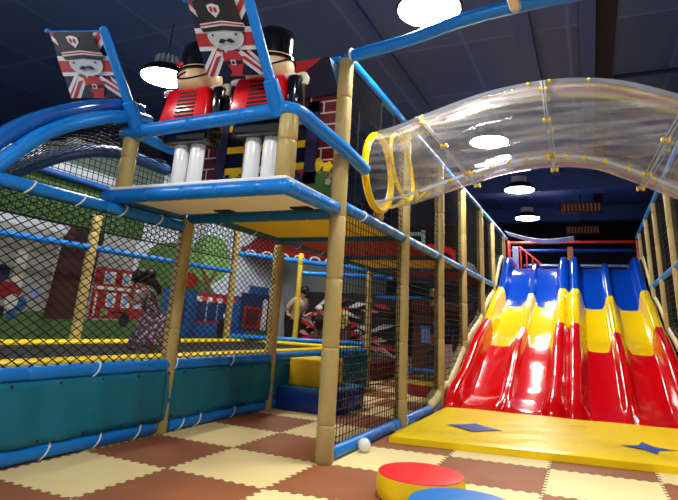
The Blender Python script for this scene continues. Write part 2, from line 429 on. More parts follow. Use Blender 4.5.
# inner posts deep under the deck
for (x, y, h, lb) in ((-5.3, 16.2, 2.8, 'dim inner post deep under the deck, left of the dark doorway'), (-6.0, 18.6, 2.6, 'thin dim post far back under the deck'), (-4.9, 18.5, 2.8, 'dim post between two rails far under the deck')):
    post(x, y, 0, h, lb, .09)

# ------------------------------------------------------------------ rails
def rail(p0, p1, label, r=.075, m=BLUE, seam=.55, ties=(), group=None, name='padded_rail', off=.4):
    return pad(name, p0, p1, r, m, None, seam, label, 'padded rail', group, off, ties)
rail((XA, 5.98, 5.0), (XA, 21.6, 5.0), 'long blue top rail running from the foreground post back to the slide top', .07)
rail((XA, 6.1, 2.93), (XA, 19.2, 2.93), 'long blue deck rail along the left row of posts above the slide side', .075, ties=(.05, .2, .35))
rail((XA, 6.1, .07), (XA, 8.58, .07), 'blue floor rail from the foreground post to the next post', .075, off=1.9)
rail((XA, 8.78, .07), (XA, 11.0, .07), 'blue floor rail at the left edge of the yellow mat', .075, ties=(.02,), off=1.9)
rail((1.72, 5.8, 4.97), (1.72, 21.6, 4.97), 'blue top rail of the right-hand row of posts', .07)
rail((1.72, 8.2, 3.0), (1.72, 19.6, 3.0), 'blue deck rail of the right-hand row beside the slide', .075)
rail((XB, 6.0, 5.0), (XA-.08, 6.0, 4.97), 'blue top rail above the brick panel behind the guards', .06)
# long pipe from the post to the right
b = MB(); pp = catmull([(XA+.05, 5.98, 5.0), (-1.9, 5.93, 5.07), (-1.07, 5.75, 5.12), (0, 5.65, 5.12), (1.7, 5.6, 5.05)], 14)
b.sweep(pp, lambda i, t: .085*(.93 if i % 9 == 4 else 1), 16); o = b.build('padded_rail', BLUE, None, loc=pp[0]); tag(o, 'long blue pipe crossing the top of the picture under the big lamp', 'padded rail')
for k in (1, 46):
    c = pp[k]; e = MB(); e.sweep([c+V((0, math.cos(a*PI/8)*.095, math.sin(a*PI/8)*.095)) for a in range(16)], .014, 6, closed=True); q = e.build('cable_tie', TIE, o); q.location = -pp[0]
b = MB(); b.sweep([(-.5, 5.28, 4.86), (-.6, 4.9, 5.3), (-1.02, 3.55, 6.99)], .062, 16); b.ball((-.5, 5.28, 4.86), .062, 0, 10)
b.sweep([(-.35, 5.2, 5.1), (-.52, 5.22, 4.98)], .025, 8)
tag(b.build('cream_pipe', PIPE, None, loc=(-.5, 5.28, 4.86)), 'rounded end of a cream pipe hanging at the top edge of the picture', 'pipe')
DKB = mat('shaded_blue_vinyl', (14, 66, 130), .35, bump=.3)  # darker copy of the blue vinyl, with shade put into the colour
# trampoline side rails
rail((XB, 2.4, 2.66), (XB, 5.9, 2.68), 'bright blue upper rail at the left, ending at the post by the girl', .075, ties=(.32, .5, .68, .86), seam=1.5)
rail((XC, 4.0, 2.62), (XC, 12.3, 2.68), 'thin blue middle rail behind the trampoline, in front of the mural', .06, ties=())
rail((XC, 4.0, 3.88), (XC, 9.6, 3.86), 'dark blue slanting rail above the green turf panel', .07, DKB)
rail((XC, 12.5, 3.2), (-6.0, 16.5, 3.15), 'blue rail under the red scalloped canopy far behind the trampoline', .07)
rail((XC, 12.5, .98), (-5.4, 13.9, .98), 'blue rail just behind the far yellow trampoline edge', .07)
rail((-7.2, 13.3, 2.75), (-5.2, 14.6, 2.8), 'short bright blue rail right of the yellowish post', .06)
rail((-6.6, 15, 2.85), (-3.1, 15.6, 2.75), 'blue cross rail far under the deck behind the foreground post', .06)
rail((-6.4, 17, 2.35), (-3.1, 17.6, 2.45), 'second blue cross rail lower and deeper under the deck', .06)

# ------------------------------------------------------------------ raised deck
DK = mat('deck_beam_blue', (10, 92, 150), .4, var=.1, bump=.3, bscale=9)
for (y, lb) in ((6.0, 'blue deck beam between the girl post and the foreground post'), (8.5, 'blue deck beam behind the yellow deck panel'), (11.1, 'blue deck beam behind the red deck panel'), (13.4, 'blue deck beam behind the orange deck panel')):
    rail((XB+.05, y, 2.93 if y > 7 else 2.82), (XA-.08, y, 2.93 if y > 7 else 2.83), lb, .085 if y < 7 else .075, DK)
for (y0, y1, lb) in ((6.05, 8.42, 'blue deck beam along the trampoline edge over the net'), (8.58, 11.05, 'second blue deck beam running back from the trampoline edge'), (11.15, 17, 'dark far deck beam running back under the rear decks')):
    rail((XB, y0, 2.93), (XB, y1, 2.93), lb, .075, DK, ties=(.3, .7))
for (y0, y1, mm, lb) in ((6.08, 8.42, YELD, 'yellow underside panel of the deck'), (8.58, 11.02, REDD, 'dark red underside panel of the deck behind the yellow one'), (11.18, 13.3, YELD, 'orange yellow underside strip of the deck farther back'), (13.5, 18, REDD, 'farthest dark red underside panel of the deck')):
    o = MB().box((XB+.07, y0, 2.93), (XA-.08, y1, 3.0), bev=.01).build('deck_panel', mm, None, False, loc=(XB, y0, 2.93)); tag(o, lb, 'deck panel')
# guards platform
t = empty('guard_platform', (-4.0, 5.4, 2.95)); tag(t, 'beige platform with blue padded edge on which the two toy guards stand', 'platform')
def rel(o, t): o.parent = t; o.location = o.location-t.location; return o
o = MB().box((XB-.05, 4.68, 2.83), (XA-.02, 5.78, 2.9), bev=.01).build('platform_board', BEIGE, None, False); rel(o, t)
o = MB().box((XB-.1, 4.62, 2.905), (XA+.02, 5.92, 2.945), bev=.01).build('top_board', WHT, None, False); rel(o, t)
rel(pad('front_edge_pad', (XB-.15, 4.66, 2.83), (XA-.02, 4.66, 2.83), .085, BLUE, None, .5), t)
rel(pad('side_edge_pad', (XA, 4.66, 2.83), (XA, 5.9, 2.86), .085, BLUE, None, .5), t)
rel(pad('side_edge_pad', (XB-.12, 4.7, 2.81), (XB, 5.9, 2.84), .07, DK, None, .5), t)
rel(MB().ball((XA-.0, 4.66, 2.83), .087).build('corner_pad', BLUE, None), t)
rel(MB().ball((XB-.15, 4.66, 2.83), .08).build('corner_pad', BLUE, None), t)
for x in (-4.3, -3.15): rel(MB().box((x-.13, 5.58, 2.812), (x+.13, 5.74, 2.829), bev=.008).build('bracket', BLKM, None, False), t)
rail((XB-.16, 4.74, 3.69), (XA-.12, 4.74, 3.75), 'blue front handrail of the guards platform', .09, seam=.8)
b = MB(); rr = catmull([(XA-.12, 4.74, 3.75), (XA-.02, 4.85, 3.74), (XA+.02, 5.2, 3.7), (XA+.11, 5.88, 3.6), (XA+.13, 6.5, 3.52)], 8); b.sweep(rr, .085, 14); b.ball(rr[0], .09)
tag(b.build('padded_rail', BLUE, None, loc=rr[0]), 'blue side handrail bending down from the platform corner to the foreground post', 'padded rail')
rail((XB-.03, 4.74, 3.71), (XB, 5.75, 3.7), 'blue side handrail at the left end of the guards platform', .07)
o = MB().sweep([(XB+.14, 4.72, 3.58), (XB+.2, 4.68, 3.56), (XB+.27, 4.7, 3.59)], .02, 8).build('pipe_clamp', METAL, None, loc=(XB+.1, 4.7, 3.7)); tag(o, 'small metal clamp at the top of the left short platform post', 'clamp')

# ------------------------------------------------------------------ brick panel with window
t = empty('brick_panel', (-4.0, 6.12, 3.0)); tag(t, 'printed red brick wall panel with a navy and yellow window behind the guards', 'panel')
bx0, bx1, bz0, bz1 = XB-.02, XA-.1, 3.0, 4.95
o = MB().box((bx0, 6.08, bz0), (bx1, 6.14, bz1)).build('brick_face', BRICK, None, False); rel(o, t)
wx0, wx1, wz0, wz1 = -4.86, -3.2, 3.25, 4.42
b = MB()
for a, c in (((wx0, wz0), (wx0+.17, wz1)), ((wx1-.17, wz0), (wx1, wz1)), ((wx0, wz0), (wx1, wz0+.15)), ((wx0, wz1-.16), (wx1, wz1))): b.box((a[0], 6.03, a[1]), (c[0], 6.078, c[1]))
rel(b.build('window_frame', NAVYP, None, False), t)
rel(MB().box((wx0+.17, 6.065, wz0+.15), (wx1-.17, 6.079, wz1-.16)).build('window_glass', mat('navy_glass', (20, 24, 52), .15), None, False), t)
b = MB()
for z in (3.5, 3.82, 4.16): b.box((wx0+.18, 6.04, z-.05), (wx1-.18, 6.064, z+.045))
for x in (-4.35, -4.03, -3.7): b.box((x-.035, 6.04, wz0+.15), (x+.035, 6.063, wz1-.17))
rel(b.build('window_bars', pY, None, False), t)
b = MB()
b.add([(bx0, 6.07, 3.0), (bx1, 6.07, 3.0), (bx1, 6.07, 3.52), (-3.0, 6.07, 3.48), (-3.15, 6.07, 3.38), (wx0, 6.07, 3.26), (bx0, 6.07, 3.2)], [tuple(range(7))])
rel(b.build('painted_grass', pG2, None, False), t)
for x, z, r, m in ((-4.72, 3.23, .09, pLB), (-4.5, 3.24, .11, pY), (-4.22, 3.25, .09, pR), (-5.05, 3.16, .07, pY), (-3.95, 3.22, .08, pLB), (-3.4, 3.24, .09, pR), (-3.18, 3.36, .1, pY), (-3.02, 3.32, .08, pY), (-3.0, 3.12, .05, pW), (-2.95, 3.2, .05, pP)):
    b = MB()
    z += .14
    for k in range(5):
        a = k*2*PI/5; b.ball((x+math.cos(a)*r*.55, 6.05, z+math.sin(a)*r*.55), r*.45, 0, 8, (1, .3, 1))
    b.ball((x, 6.04, z), r*.35, 0, 8, (1, .4, 1))
    rel(b.build('painted_flower', m, None), t)

# awning in union flag colours above the brick panel
t = empty('flag_awning', (-3.9, 5.9, 4.6)); tag(t, 'red, white and blue triangular awning under the top rail above the brick panel', 'awning')
ax0, ax1 = -5.0, XA-.12
F0 = [(ax0, 5.68, 4.88), (ax1, 5.68, 4.88)]; B0 = [(ax0, 6.05, 4.5), (ax1, 6.05, 4.5)]; T0 = [(ax0, 6.05, 4.9), (ax1, 6.05, 4.9)]
o = MB().add(F0+B0+T0, [(0, 1, 3, 2), (2, 3, 5, 4), (4, 5, 1, 0), (0, 2, 4), (1, 5, 3)]).build('awning_body', pN, None, False); rel(o, t)
O = V((ax0, 5.68, 4.88)); U = V((1, 0, 0)); W = V((0, .37, -.38)).normalized(); wl = ax1-ax0; hh = .53
q = O - V(W.cross(U)) * -.004
polys = []
def stripe(u0, v0, u1, v1, w):
    d = V((u1-u0, v1-v0)).normalized(); n = V((-d.y, d.x))*w
    return [(u0+n.x, v0+n.y), (u1+n.x, v1+n.y), (u1-n.x, v1-n.y), (u0-n.x, v0-n.y)]
Nn = U.cross(W); out = V((0, -.38, -.37)).normalized()
def under(poly, off): return [O+U*min(max(u, 0), wl)+W*min(max(v, 0), hh)+out*off for u, v in poly]
for nm, m, off, P in (('red_triangle', pR, .004, [(.75, 0), (wl-.55, hh), (.8, hh)]), ('red_stripe', pR, .005, [(wl-.9, 0), (wl-.1, 0), (wl-.5, .2)]), ('white_stripe', pW, .007, [(wl-1.02, 0), (wl-.9, 0), (wl-.35, .25), (wl-.42, .27)]), ('red_triangle', pR, .004, [(.1, .1), (.7, hh), (.1, hh)]), ('white_stripe', pW, .006, [(.8, 0), (.9, 0), (wl-1.2, hh), (wl-1.3, hh)])):
    rel(MB().add(under(P, off), [tuple(range(len(P)))]).build(nm, m, None, False), t)
rel(MB().add([(ax1+.004, 5.7, 4.875), (ax1+.004, 6.04, 4.52), (ax1+.004, 6.04, 4.895)], [(0, 1, 2)]).build('lit_end', pLB, None, False), t)  # navy awning's end in light blue: reflected light put into the colour

# ------------------------------------------------------------------ toy guards
def make_guard():
    t = empty('toy_guard', (0, 0, 0))
    for s in (-1, 1):
        MB().lathe([(.085, 0), (.09, .01), (.088, .3), (.088, .66), (.08, .68)], (s*.108, 0, 0)).build('leg', WHT, t)
        MB().ball((s*.108, -.05, .03), .09, 0, 12, (.9, 1.3, .5)).build('boot', BLK, t)
    b = MB(); b.box((-.3, -.2, .66), (.3, .2, .98), bev=.05); b.build('lower_coat', BLK, t)
    b = MB()
    # tapered red torso, wider at the base
    vs = [(-.37, -.24, .94), (.3, -.24, .94), (.3, .2, .94), (-.37, .2, .94), (-.31, -.2, 1.5), (.27, -.2, 1.5), (.27, .18, 1.5), (-.31, .18, 1.5)]
    bm = bmesh.new(); V8 = [bm.verts.new(v) for v in vs]
    for f in ((0, 3, 2, 1), (4, 5, 6, 7), (0, 1, 5, 4), (1, 2, 6, 5), (2, 3, 7, 6), (3, 0, 4, 7)): bm.faces.new([V8[i] for i in f])
    bmesh.ops.bevel(bm, geom=bm.edges[:], offset=.045, segments=3, profile=.5, affect='EDGES'); bm.verts.index_update()
    b.add([v.co.copy() for v in bm.verts], [[v.index for v in f.verts] for f in bm.faces]); bm.free()
    tor = b.build('torso', REDT, t)
    for k in range(7):
        z = 1.03+k*.062
        o = MB().add([(-.13, -.243+k*.005, z), (.12, -.243+k*.005, z), (.12, -.243+k*.005, z+.03), (-.13, -.243+k*.005, z+.03), (-.13, -.2, z), (.12, -.2, z), (.12, -.2, z+.03), (-.13, -.2, z+.03)], [(0, 1, 2, 3), (0, 4, 5, 1), (3, 2, 6, 7), (0, 3, 7, 4), (1, 5, 6, 2)]).build('chest_braid', mat('dark_braid', (40, 8, 10), .6), tor, False)
    for s in (-1, 1):
        MB().ball((s*.33-.02, -.06, 1.5), .085, 0, 12, (1.15, 1, .65)).build('epaulette', WHT, t)
    MB().box((.29, -.16, 1.0), (.42, .14, 1.5), bev=.04).build('arm', BLK, t)
    MB().box((-.44, -.1, 1.0), (-.35, .14, 1.46), bev=.035).build('arm', BLK, t)
    b = MB(); b.sweep(catmull([(.36, -.02, 1.53), (.46, -.1, 1.5), (.5, -.12, 1.42), (.49, -.12, 1.35)], 6), .035, 10); b.build('glove', mat('cream_glove', (226, 214, 186), .4), t)
    h = MB().lathe([(.1, 1.46), (.2, 1.49), (.27, 1.56), (.285, 1.68), (.27, 1.84)], seg=32).build('head', SKINP, t)
    hat = MB().lathe([(.26, 1.76), (.3, 1.77), (.295, 1.81), (.262, 1.83), (.262, 2.1), (.25, 2.22), (.18, 2.29), (.05, 2.31), (.001, 2.31)], seg=36).build('bearskin_hat', BLK, t)
    def arc(a0, a1, z0, z1, r, w):
        pts = []
        for k in range(15):
            q = k/14; a = a0+(a1-a0)*q; z = z0+(z1-z0)*q if not callable(z0) else z0(q)
            rr = r+(.018 if z < 1.6 else 0) + (1.72-z)*-.12
            pts.append((math.sin(a)*rr, -math.cos(a)*rr, z))
        return MB().sweep(pts, w, 6)
    arc(-1.3, 1.3, lambda q: 1.78-.17*math.sin(q*PI), 0, .288, .014).build('chin_strap', BLK, h)
    arc(-.75, -.1, lambda q: 1.66+.05*q, 0, .288, .015).build('moustache', BLK, h)
    MB().ball((-.17, -.2, 1.9), .06, 0, 12, (.9, .6, .75)).build('hat_badge', REDT, hat)
    return t
def copy_tree(o, parent=None):
    c = o.copy(); C.objects.link(c); c.parent = parent
    for ch in list(o.children): copy_tree(ch, c)
    return c
g1 = make_guard(); g1.location = (-4.43, 4.98, 2.945); g1.scale = (1.1, .9, .87); g1.rotation_euler = (0, 0, math.radians(3))
g2 = copy_tree(g1); g2.location = (-3.36, 4.98, 2.945); g2.rotation_euler = (0, 0, math.radians(4))
tag(g1, 'left toy guard in red coat and tall black hat standing on the blue edged platform', 'toy guard', 'toy guards on the platform')
tag(g2, 'right toy guard in red coat, half hidden behind the second flag pole', 'toy guard', 'toy guards on the platform')

# ------------------------------------------------------------------ flags on poles
GLOSSF = [mat('flag_white', (214, 218, 226), .2, coat=.4), mat('flag_red', (176, 52, 56), .2, coat=.4), mat('flag_navy', (34, 38, 62), .2, coat=.4), mat('flag_black', (36, 37, 44), .2, coat=.4), mat('flag_face', (190, 198, 208), .25, coat=.4)]
def flag(dx, lab, labp, wd=1):
    S = lambda p: V((p[0]+dx, p[1], p[2]))
    base = S((-5.12, 4.76, 3.7)); top = S((-5.17, 4.0, 4.76))
    t = empty('flag_pole', base); tag(t, labp, 'flag pole')
    d = (top-base)
    rel(MB().sweep([base, base+d*.3, base+d*.31], lambda i, q: (.1, .085, .07)[i], 16).build('pole_sleeve', BLUE, None), t)
    rel(MB().sweep([base+d*.28, base+d*.97, top], lambda i, q: (.058, .058, .05)[i], 16).build('pole', BLUE, None), t)
    rel(MB().ball(top, .055).build('pole_cap', BLUE, None), t)
    BR = S((-5.19, 4.58, 4.13)); TR = S((-5.22, 4.0, 4.76)); TL = TR+V((-.98, 0, .19))*wd; BL = BR+V((-1.1, 0, .13))*wd
    rel(MB().sweep([TL+V((-.03, 0, .0)), TR], .012, 8).ball(TL+V((-.04, 0, .01)), .035, 0, 10).build('flag_rod', BLUE, None), t)
    def f(u, v):
        p = TL*(1-u)*(1-v)+TR*u*(1-v)+BL*(1-u)*v+BR*u*v
        return p
    nrm = (TR-TL).cross(BL-TL).normalized()
    if nrm.dot(V((0, 0, 1.5))-TL) < 0: nrm = -nrm
    b = MB()
    def quad(P, mi, lay):
        b.add([f(u, v)+nrm*(.004*lay) for u, v in P], [tuple(range(len(P)))], mi)
    pts = [f(0, 0), f(1, 0), f(1, 1), f(0, 1)]; q = [p-nrm*.006 for p in pts]
    b.add(pts+q, [(0, 1, 2, 3), (7, 6, 5, 4), (0, 4, 5, 1), (1, 5, 6, 2), (2, 6, 7, 3), (3, 7, 4, 0)], 2)
    # diagonal white and red bars, then the cross
    for (a, c, w, w2) in (((0, 0), (1, 1), .13, .05), ((1, 0), (0, 1), .13, .05)):
        for mi, ww, lay in ((0, w, 1), (1, w2, 2)):
            dxx = c[0]-a[0]; s = ww
            P = [(a[0], 0), (a[0]+(s if dxx > 0 else -s), 0), (c[0], 1-s if True else 1), (c[0], 1), (c[0]-(s if dxx > 0 else -s), 1), (a[0], s)]
            quad(P, mi, lay)
    quad(rect(0, .36, 1, .66), 0, 3); quad(rect(0, .43, 1, .6), 1, 4)
    quad(rect(.38, .3, .64, 1), 2, 5)
    quad([(.3, .72), (.1, 1), (.9, 1), (.7, .72)], 2, 5.5)
    for P in ([(.3, .66), (.02, 1), (.2, 1), (.42, .72)], [(.7, .66), (1, .92), (1, 1), (.88, 1), (.56, .72)]): quad(P, 0, 6)
    quad([(.27, .74), (.06, 1), (.13, 1), (.36, .72)], 1, 7); quad([(.74, .74), (1, .97), (.97, 1), (.66, .74)], 1, 7)
    # face
    quad([(x, y) for x, y in circ(.52, .47, .3, 22, .19)], 4, 8)
    quad([(.18, .36), (.1, 0.02), (.18, 0), (.86, 0), (.88, .36), (.53, .33)], 3, 9)          # hat
    quad([(.15, .3), (.53, .27), (.89, .31), (.9, .36), (.53, .33), (.15, .36)], 0, 10)
    quad([(.15, .315), (.53, .285), (.89, .325), (.89, .345), (.53, .305), (.15, .335)], 1, 11)
    quad([(.14, .36), (.53, .33), (.9, .36), (.86, .42), (.53, .39), (.18, .41)], 3, 10)
    quad([(.36, .07), (.46, .05), (.57, .08), (.57, .15), (.47, .23), (.37, .14)], 0, 12)    # badge
    quad(circ(.43, .12, .03, 8, .04), 1, 13); quad(circ(.5, .13, .03, 8, .04), 1, 13)
    quad(circ(.33, .45, .022, 10, .018), 3, 12); quad(circ(.72, .45, .022, 10, .018), 3, 12)
    quad([(.39, .55), (.44, .5), (.5, .5), (.53, .52), (.56, .5), (.62, .5), (.68, .55), (.6, .56), (.53, .53), (.46, .56)], 3, 12)
    # red coat, belt and buckle
    quad([(.4, .66), (.64, .66), (.7, .76), (.68, .86), (.62, .98), (.7, 1), (.42, 1), (.47, .95), (.44, .86), (.38, .78)], 1, 9)
    quad(rect(.41, .79, .68, .84), 3, 10); quad(rect(.5, .78, .58, .85), 0, 11); quad(rect(.515, .795, .565, .835), 3, 12)
    quad([(.44, .64), (.5, .64), (.47, .69)], 0, 11)
    o = link('printed_flag', [v-BR for v in b.v], b.f, GLOSSF, None, b.m); o.location = BR
    tag(o, lab, 'flag')
flag(0, 'left printed flag with a moustached guard face over red, white and blue stripes', 'left blue flag pole leaning out over the platform corner')
flag(2.1, 'right shiny printed flag with a guard face, partly hiding the right toy guard', 'right blue flag pole crossing in front of the right toy guard', .8)

# ------------------------------------------------------------------ arch at the left
near = catmull([(XB, 2.3, .95), (XB, 2.45, 1.7), (XB, 2.8, 2.35), (XB, 3.17, 2.82), (XB, 3.6, 3.3), (XB, 4.15, 3.66), (XB, 4.65, 3.88), (XB-.15, 5.1, 4.0)], 8)
b = MB(); b.sweep(near, lambda i, t: .085*(.93 if i % 5 == 2 else 1), 14); tag(b.build('padded_arch', BLUE, None, loc=near[0]), 'bright blue padded arch tube sweeping up at the left edge', 'padded arch')
far = catmull([(-6.6, 3.1, .95), (-6.6, 3.3, 1.9), (-6.6, 3.65, 2.6), (-6.6, 4.08, 3.0), (-6.6, 4.6, 3.38), (-6.65, 5.2, 3.7), (-6.7, 5.9, 3.9), (-6.9, 7.2, 4.0)], 8)
b = MB(); b.sweep(far, .1, 14); tag(b.build('padded_arch', mat('shaded_blue_vinyl', (14, 66, 130), .35, bump=.3), None, loc=far[0]), 'dark blue padded arch tube behind and below the bright one', 'padded arch')  # shadowed rim, its shade painted in by the darker blue
b = MB(); vs = []; n = len(near)
for i, p in enumerate(near):
    d = (near[min(i+1, n-1)]-near[max(i-1, 0)]).normalized(); nr = V((0, -d.z, d.y)).normalized()
    for a, h in ((-.02, .09), (-.03, .2), (-.06, .23), (-.12, .235), (-.3, .22), (-.5, .17), (-.7, .08)): vs.append(p+V((a, 0, 0))+nr*h)
fs = [(i*7+k, i*7+k+1, (i+1)*7+k+1, (i+1)*7+k) for i in range(n-1) for k in range(6)]
o = b.add(vs, fs).build('glossy_arch_cover', BLUGL, None, loc=near[0]); tag(o, 'glossy blue plastic cover above the bright padded arch', 'arch cover')
sm = o.modifiers.new('thick', 'SOLIDIFY'); sm.thickness = .02
def asurf(u, w):
    def at(c, u):
        x = u*(len(c)-1); i = min(int(x), len(c)-2); return c[i].lerp(c[i+1], x-i)
    return at(near, u/3)*(1-w)+at(far, u/3)*w
net('diamond net stretched between the two blue arches at the left', (0, 0, 0), (1, 0, 0), (0, 1, 0), rect(0, 0, 3, 1), .075, (40, 140), .007, surf=asurf, border=False)

# ------------------------------------------------------------------ trampoline
t = empty('trampoline', (XB, 8, 0)); tag(t, 'long trampoline with yellow padded edges and teal side skirt', 'trampoline')
TY0, TY1 = 1.2, 13.1
rel(MB().box((XC+.2, TY0, .84), (XB-.28, TY1-.25, .87)).build('jumping_mat', BLKM, None, False), t)
for lab, a, c in (('near', (XB-.36, TY0, .86), (XB-.02, TY1, .95)), ('far', (XC, TY0, .84), (XC+.42, TY1, .93)), ('end', (XC+.4, TY1-.3, .85), (XB-.3, TY1, .94))):
    rel(MB().box(a, c, bev=.035).build('edge_pad', YEL, None), t)
rel(pad('top_tube', (XB, TY0, .83), (XB, TY1, .83), .085, BLUE, None, .8, ties=(.19, .3, .41, .52)), t)
rel(pad('base_tube', (XB+.0, TY0, .09), (XB, 5.88, .09), .09, BLUE, None, 1.3, ties=(.52, .66, .8, .93)), t)
rel(pad('base_tube', (XB+.0, 6.12, .09), (XB, 8.5, .09), .09, BLUE, None, 1.3, ties=(.1, .25, .6)), t)
rel(pad('base_tube', (XB+.0, 8.74, .09), (XB, 13.1, .09), .09, BLUE, None, 1.3), t)
# skirt with gentle folds
for (y0, y1, nm) in ((TY0, 5.9, 0), (5.9, 13.1, 1)):
    ny = int((y1-y0)/.06); vs = []; fs = []
    for i in range(ny+1):
        y = y0+(y1-y0)*i/ny
        for k in range(9):
            z = .17+.6*k/8
            vs.append((XB+.075+.014*math.sin(y*5.3+z*3)*math.sin(k/8*PI)+.01*math.sin(y*13+2*z), y, z))
    fs = [(i*9+k, (i+1)*9+k, (i+1)*9+k+1, i*9+k+1) for i in range(ny) for k in range(8)]
    sk = MB().add(vs, fs).build('side_skirt', TEAL, None); rel(sk, t)
    m_ = sk.modifiers.new('thick', 'SOLIDIFY'); m_.thickness = .012
    y = y0+.2
    while y < min(y1, 8.6):
        for z in (.2, .735):
            rv = MB().ball((XB+.094, y+(.15 if z > .5 else 0), z), .016, 0, 6).build('snap_button', DKMET, None); rv.parent = sk
        y += .55
rel(MB().box((XC+.3, TY1-.05, .1), (XB, TY1-.02, .8)).build('end_skirt', TEAL, None, False), t)
bs = MB()
for (x, y) in ((XC+.2, TY0+.3), (XC+.2, 7), (XC+.2, TY1-.4), (-7, TY0+.3), (-7, 7), (-7, TY1-.4)): bs.box((x-.05, y-.05, 0), (x+.05, y+.05, .85))
rel(bs.build('support_legs', DKMET, None, False), t)

net('diamond net along the left part of the trampoline up to the bright blue rail', (XB+.03, 0, 0), (0, 1, 0), (0, 0, 1), [(1.4, .85), (5.92, .85), (5.92, 2.62), (1.4, 2.6)], .078, (31, 149), .0072)
net('diamond net between the two tan posts at the trampoline edge', (XB+.03, 0, 0), (0, 1, 0), (0, 0, 1), rect(6.1, .85, 8.55, 2.88), .078, (31, 149), .0072)
net('square net of the upper level behind the left arches, above the turf panel', (XC+.02, 0, 0), (0, 1, 0), (0, 0, 1), [(4.0, 3.0), (12.4, 3.0), (12.4, 4.95), (8.2, 4.85), (6, 4.3), (4, 3.7)], .13, (0, 90), .009)
o = MB().box((XC-.05, 4.0, 2.98), (XC-.03, 8.9, 3.82)).build('turf_panel', TURF, None, False, loc=(XC, 4, 3)); tag(o, 'green lumpy turf panel behind the net at the left, below the slanting rail', 'panel')
# nets on the slide side
net('square net at floor level right of the foreground post', (XA, 0, 0), (0, 1, 0), (0, 0, 1), rect(6.1, .12, 8.6, 2.86), .098, (0, 90), .0065)
net('square net at floor level left of the yellow mat corner', (XA, 0, 0), (0, 1, 0), (0, 0, 1), rect(8.78, .12, 11.05, 2.86), .1, (0, 90), .0065)
net('square net behind the slide foot in the left row of posts', (XA, 0, 0), (0, 1, 0), (0, 0, 1), rect(11.2, .3, 20.5, 2.86), .11, (0, 90), .0065)
net('black net of the upper level between the foreground post and the yellow ring', (XA, 0, 0), (0, 1, 0), (0, 0, 1), [(6.1, 3.0), (6.5, 3.0), (6.5, 4.4), (7.4, 4.4), (7.4, 4.92), (6.1, 4.92)], .085, (0, 90), .007)
net('black net of the upper level around the yellow ring', (XA, 0, 0), (0, 1, 0), (0, 0, 1), [(6.5, 3.0), (8.6, 3.0), (8.6, 4.92), (8.0, 4.92), (8.0, 3.1), (6.5, 3.1)], .085, (0, 90), .007)
net('long black upper net running back along the left row of posts', (XA, 0, 0), (0, 1, 0), (0, 0, 1), rect(8.75, 3.0, 21, 4.92), .105, (0, 90), .007)
net('black net of the right-hand row of posts', (1.72, 0, 0), (0, 1, 0), (0, 0, 1), rect(10.7, .3, 21, 4.9), .12, (0, 90), .007)

# ------------------------------------------------------------------ painted mural behind the trampoline
MX = -10.09
mats = [pSK, pGR, pG, pG2, pDR, pMR, pW, pB, pT, pDB, pR, pLG, pK, pLB, pY, P_('grey_green', (92, 112, 104), .3, 8)]
polys = [(0, [(2, .2), (16.4, .2), (16.4, 5.1), (7.6, 4.95), (5.6, 4.3), (2, 3.7)])]
polys += [(1, [(2, 1.2), (10, 1.2), (9.9, 3.2), (9.2, 3.4), (8.8, 3.0), (2, 3.0)])]
for i in range(14):
    y = 2.3+i*.42; h = random.uniform(2.2, 3.1); polys += [(13 if i % 3 == 0 else 6, rect(y, 1.5, y+.22, h))] if i % 2 else []
polys += [(3, [(9.7, 1.0), (16, 1.0), (14, 1.6), (12.2, 2.9), (11.4, 3.35), (10.6, 3.2), (10.1, 2.7)])]
polys += [(11, circ(12.9, 3.1, .95, 16, .7)), (11, circ(12.2, 2.85, .5, 12, .45)), (8, [(12.75, 1.6), (13.0, 1.6), (12.95, 2.3), (13.3, 2.8), (13.22, 2.85), (12.88, 2.5), (12.5, 2.85), (12.43, 2.78), (12.78, 2.3)])]
polys += [(2, [(2, .2), (16.4, .2), (16.4, 1.15), (11, 1.3), (9, 1.25), (7.5, 1.4), (6.2, 1.15), (2, 1.2)])]
polys += [(15, [(7.0, 4.5), (10.5, 4.5), (10.5, 5.4), (8.6, 5.2), (7.0, 4.8)])]
# far left little street scene
polys += [(5, [(5.6, 1.6), (7.1, 1.6), (7.2, 1.75), (7.0, 1.9), (5.6, 1.95)]), (12, rect(5.6, 1.25, 6.9, 1.42)), (9, circ(6.7, 2.05, .16)), (7, circ(7.2, 1.5, .14)), (13, circ(7.45, 1.75, .12)), (6, circ(7.0, 1.55, .14)), (7, circ(7.05, 1.3, .1))]
# dark tower
polys += [(4, [(7.75, 1.25), (8.75, 1.25), (8.9, 3.8), (8.35, 3.9), (7.85, 2.9)]), (12, [(8.1, 2.9), (8.9, 2.9), (8.9, 3.8), (8.35, 3.9)])]
# red double decker
polys += [(5, rect(8.85, 1.3, 10.45, 2.42)), (6, rect(8.85, 1.93, 10.4, 2.0))]
for u in (9.1, 9.65, 10.1): polys += [(6, rect(u, 2.06, u+.34, 2.34)), (13, rect(u+.05, 2.09, u+.2, 2.3))]
for u in (9.25, 9.7, 10.1): polys += [(6, rect(u, 1.55, u+.28, 1.87)), (13, rect(u+.05, 1.58, u+.2, 1.82))]
polys += [(6, rect(8.93, 1.35, 8.99, 1.85)), (12, circ(9.9, 1.27, .16)), (11, rect(9.15, 1.36, 9.35, 1.5)), (12, rect(9.5, 1.42, 9.95, 1.46))]
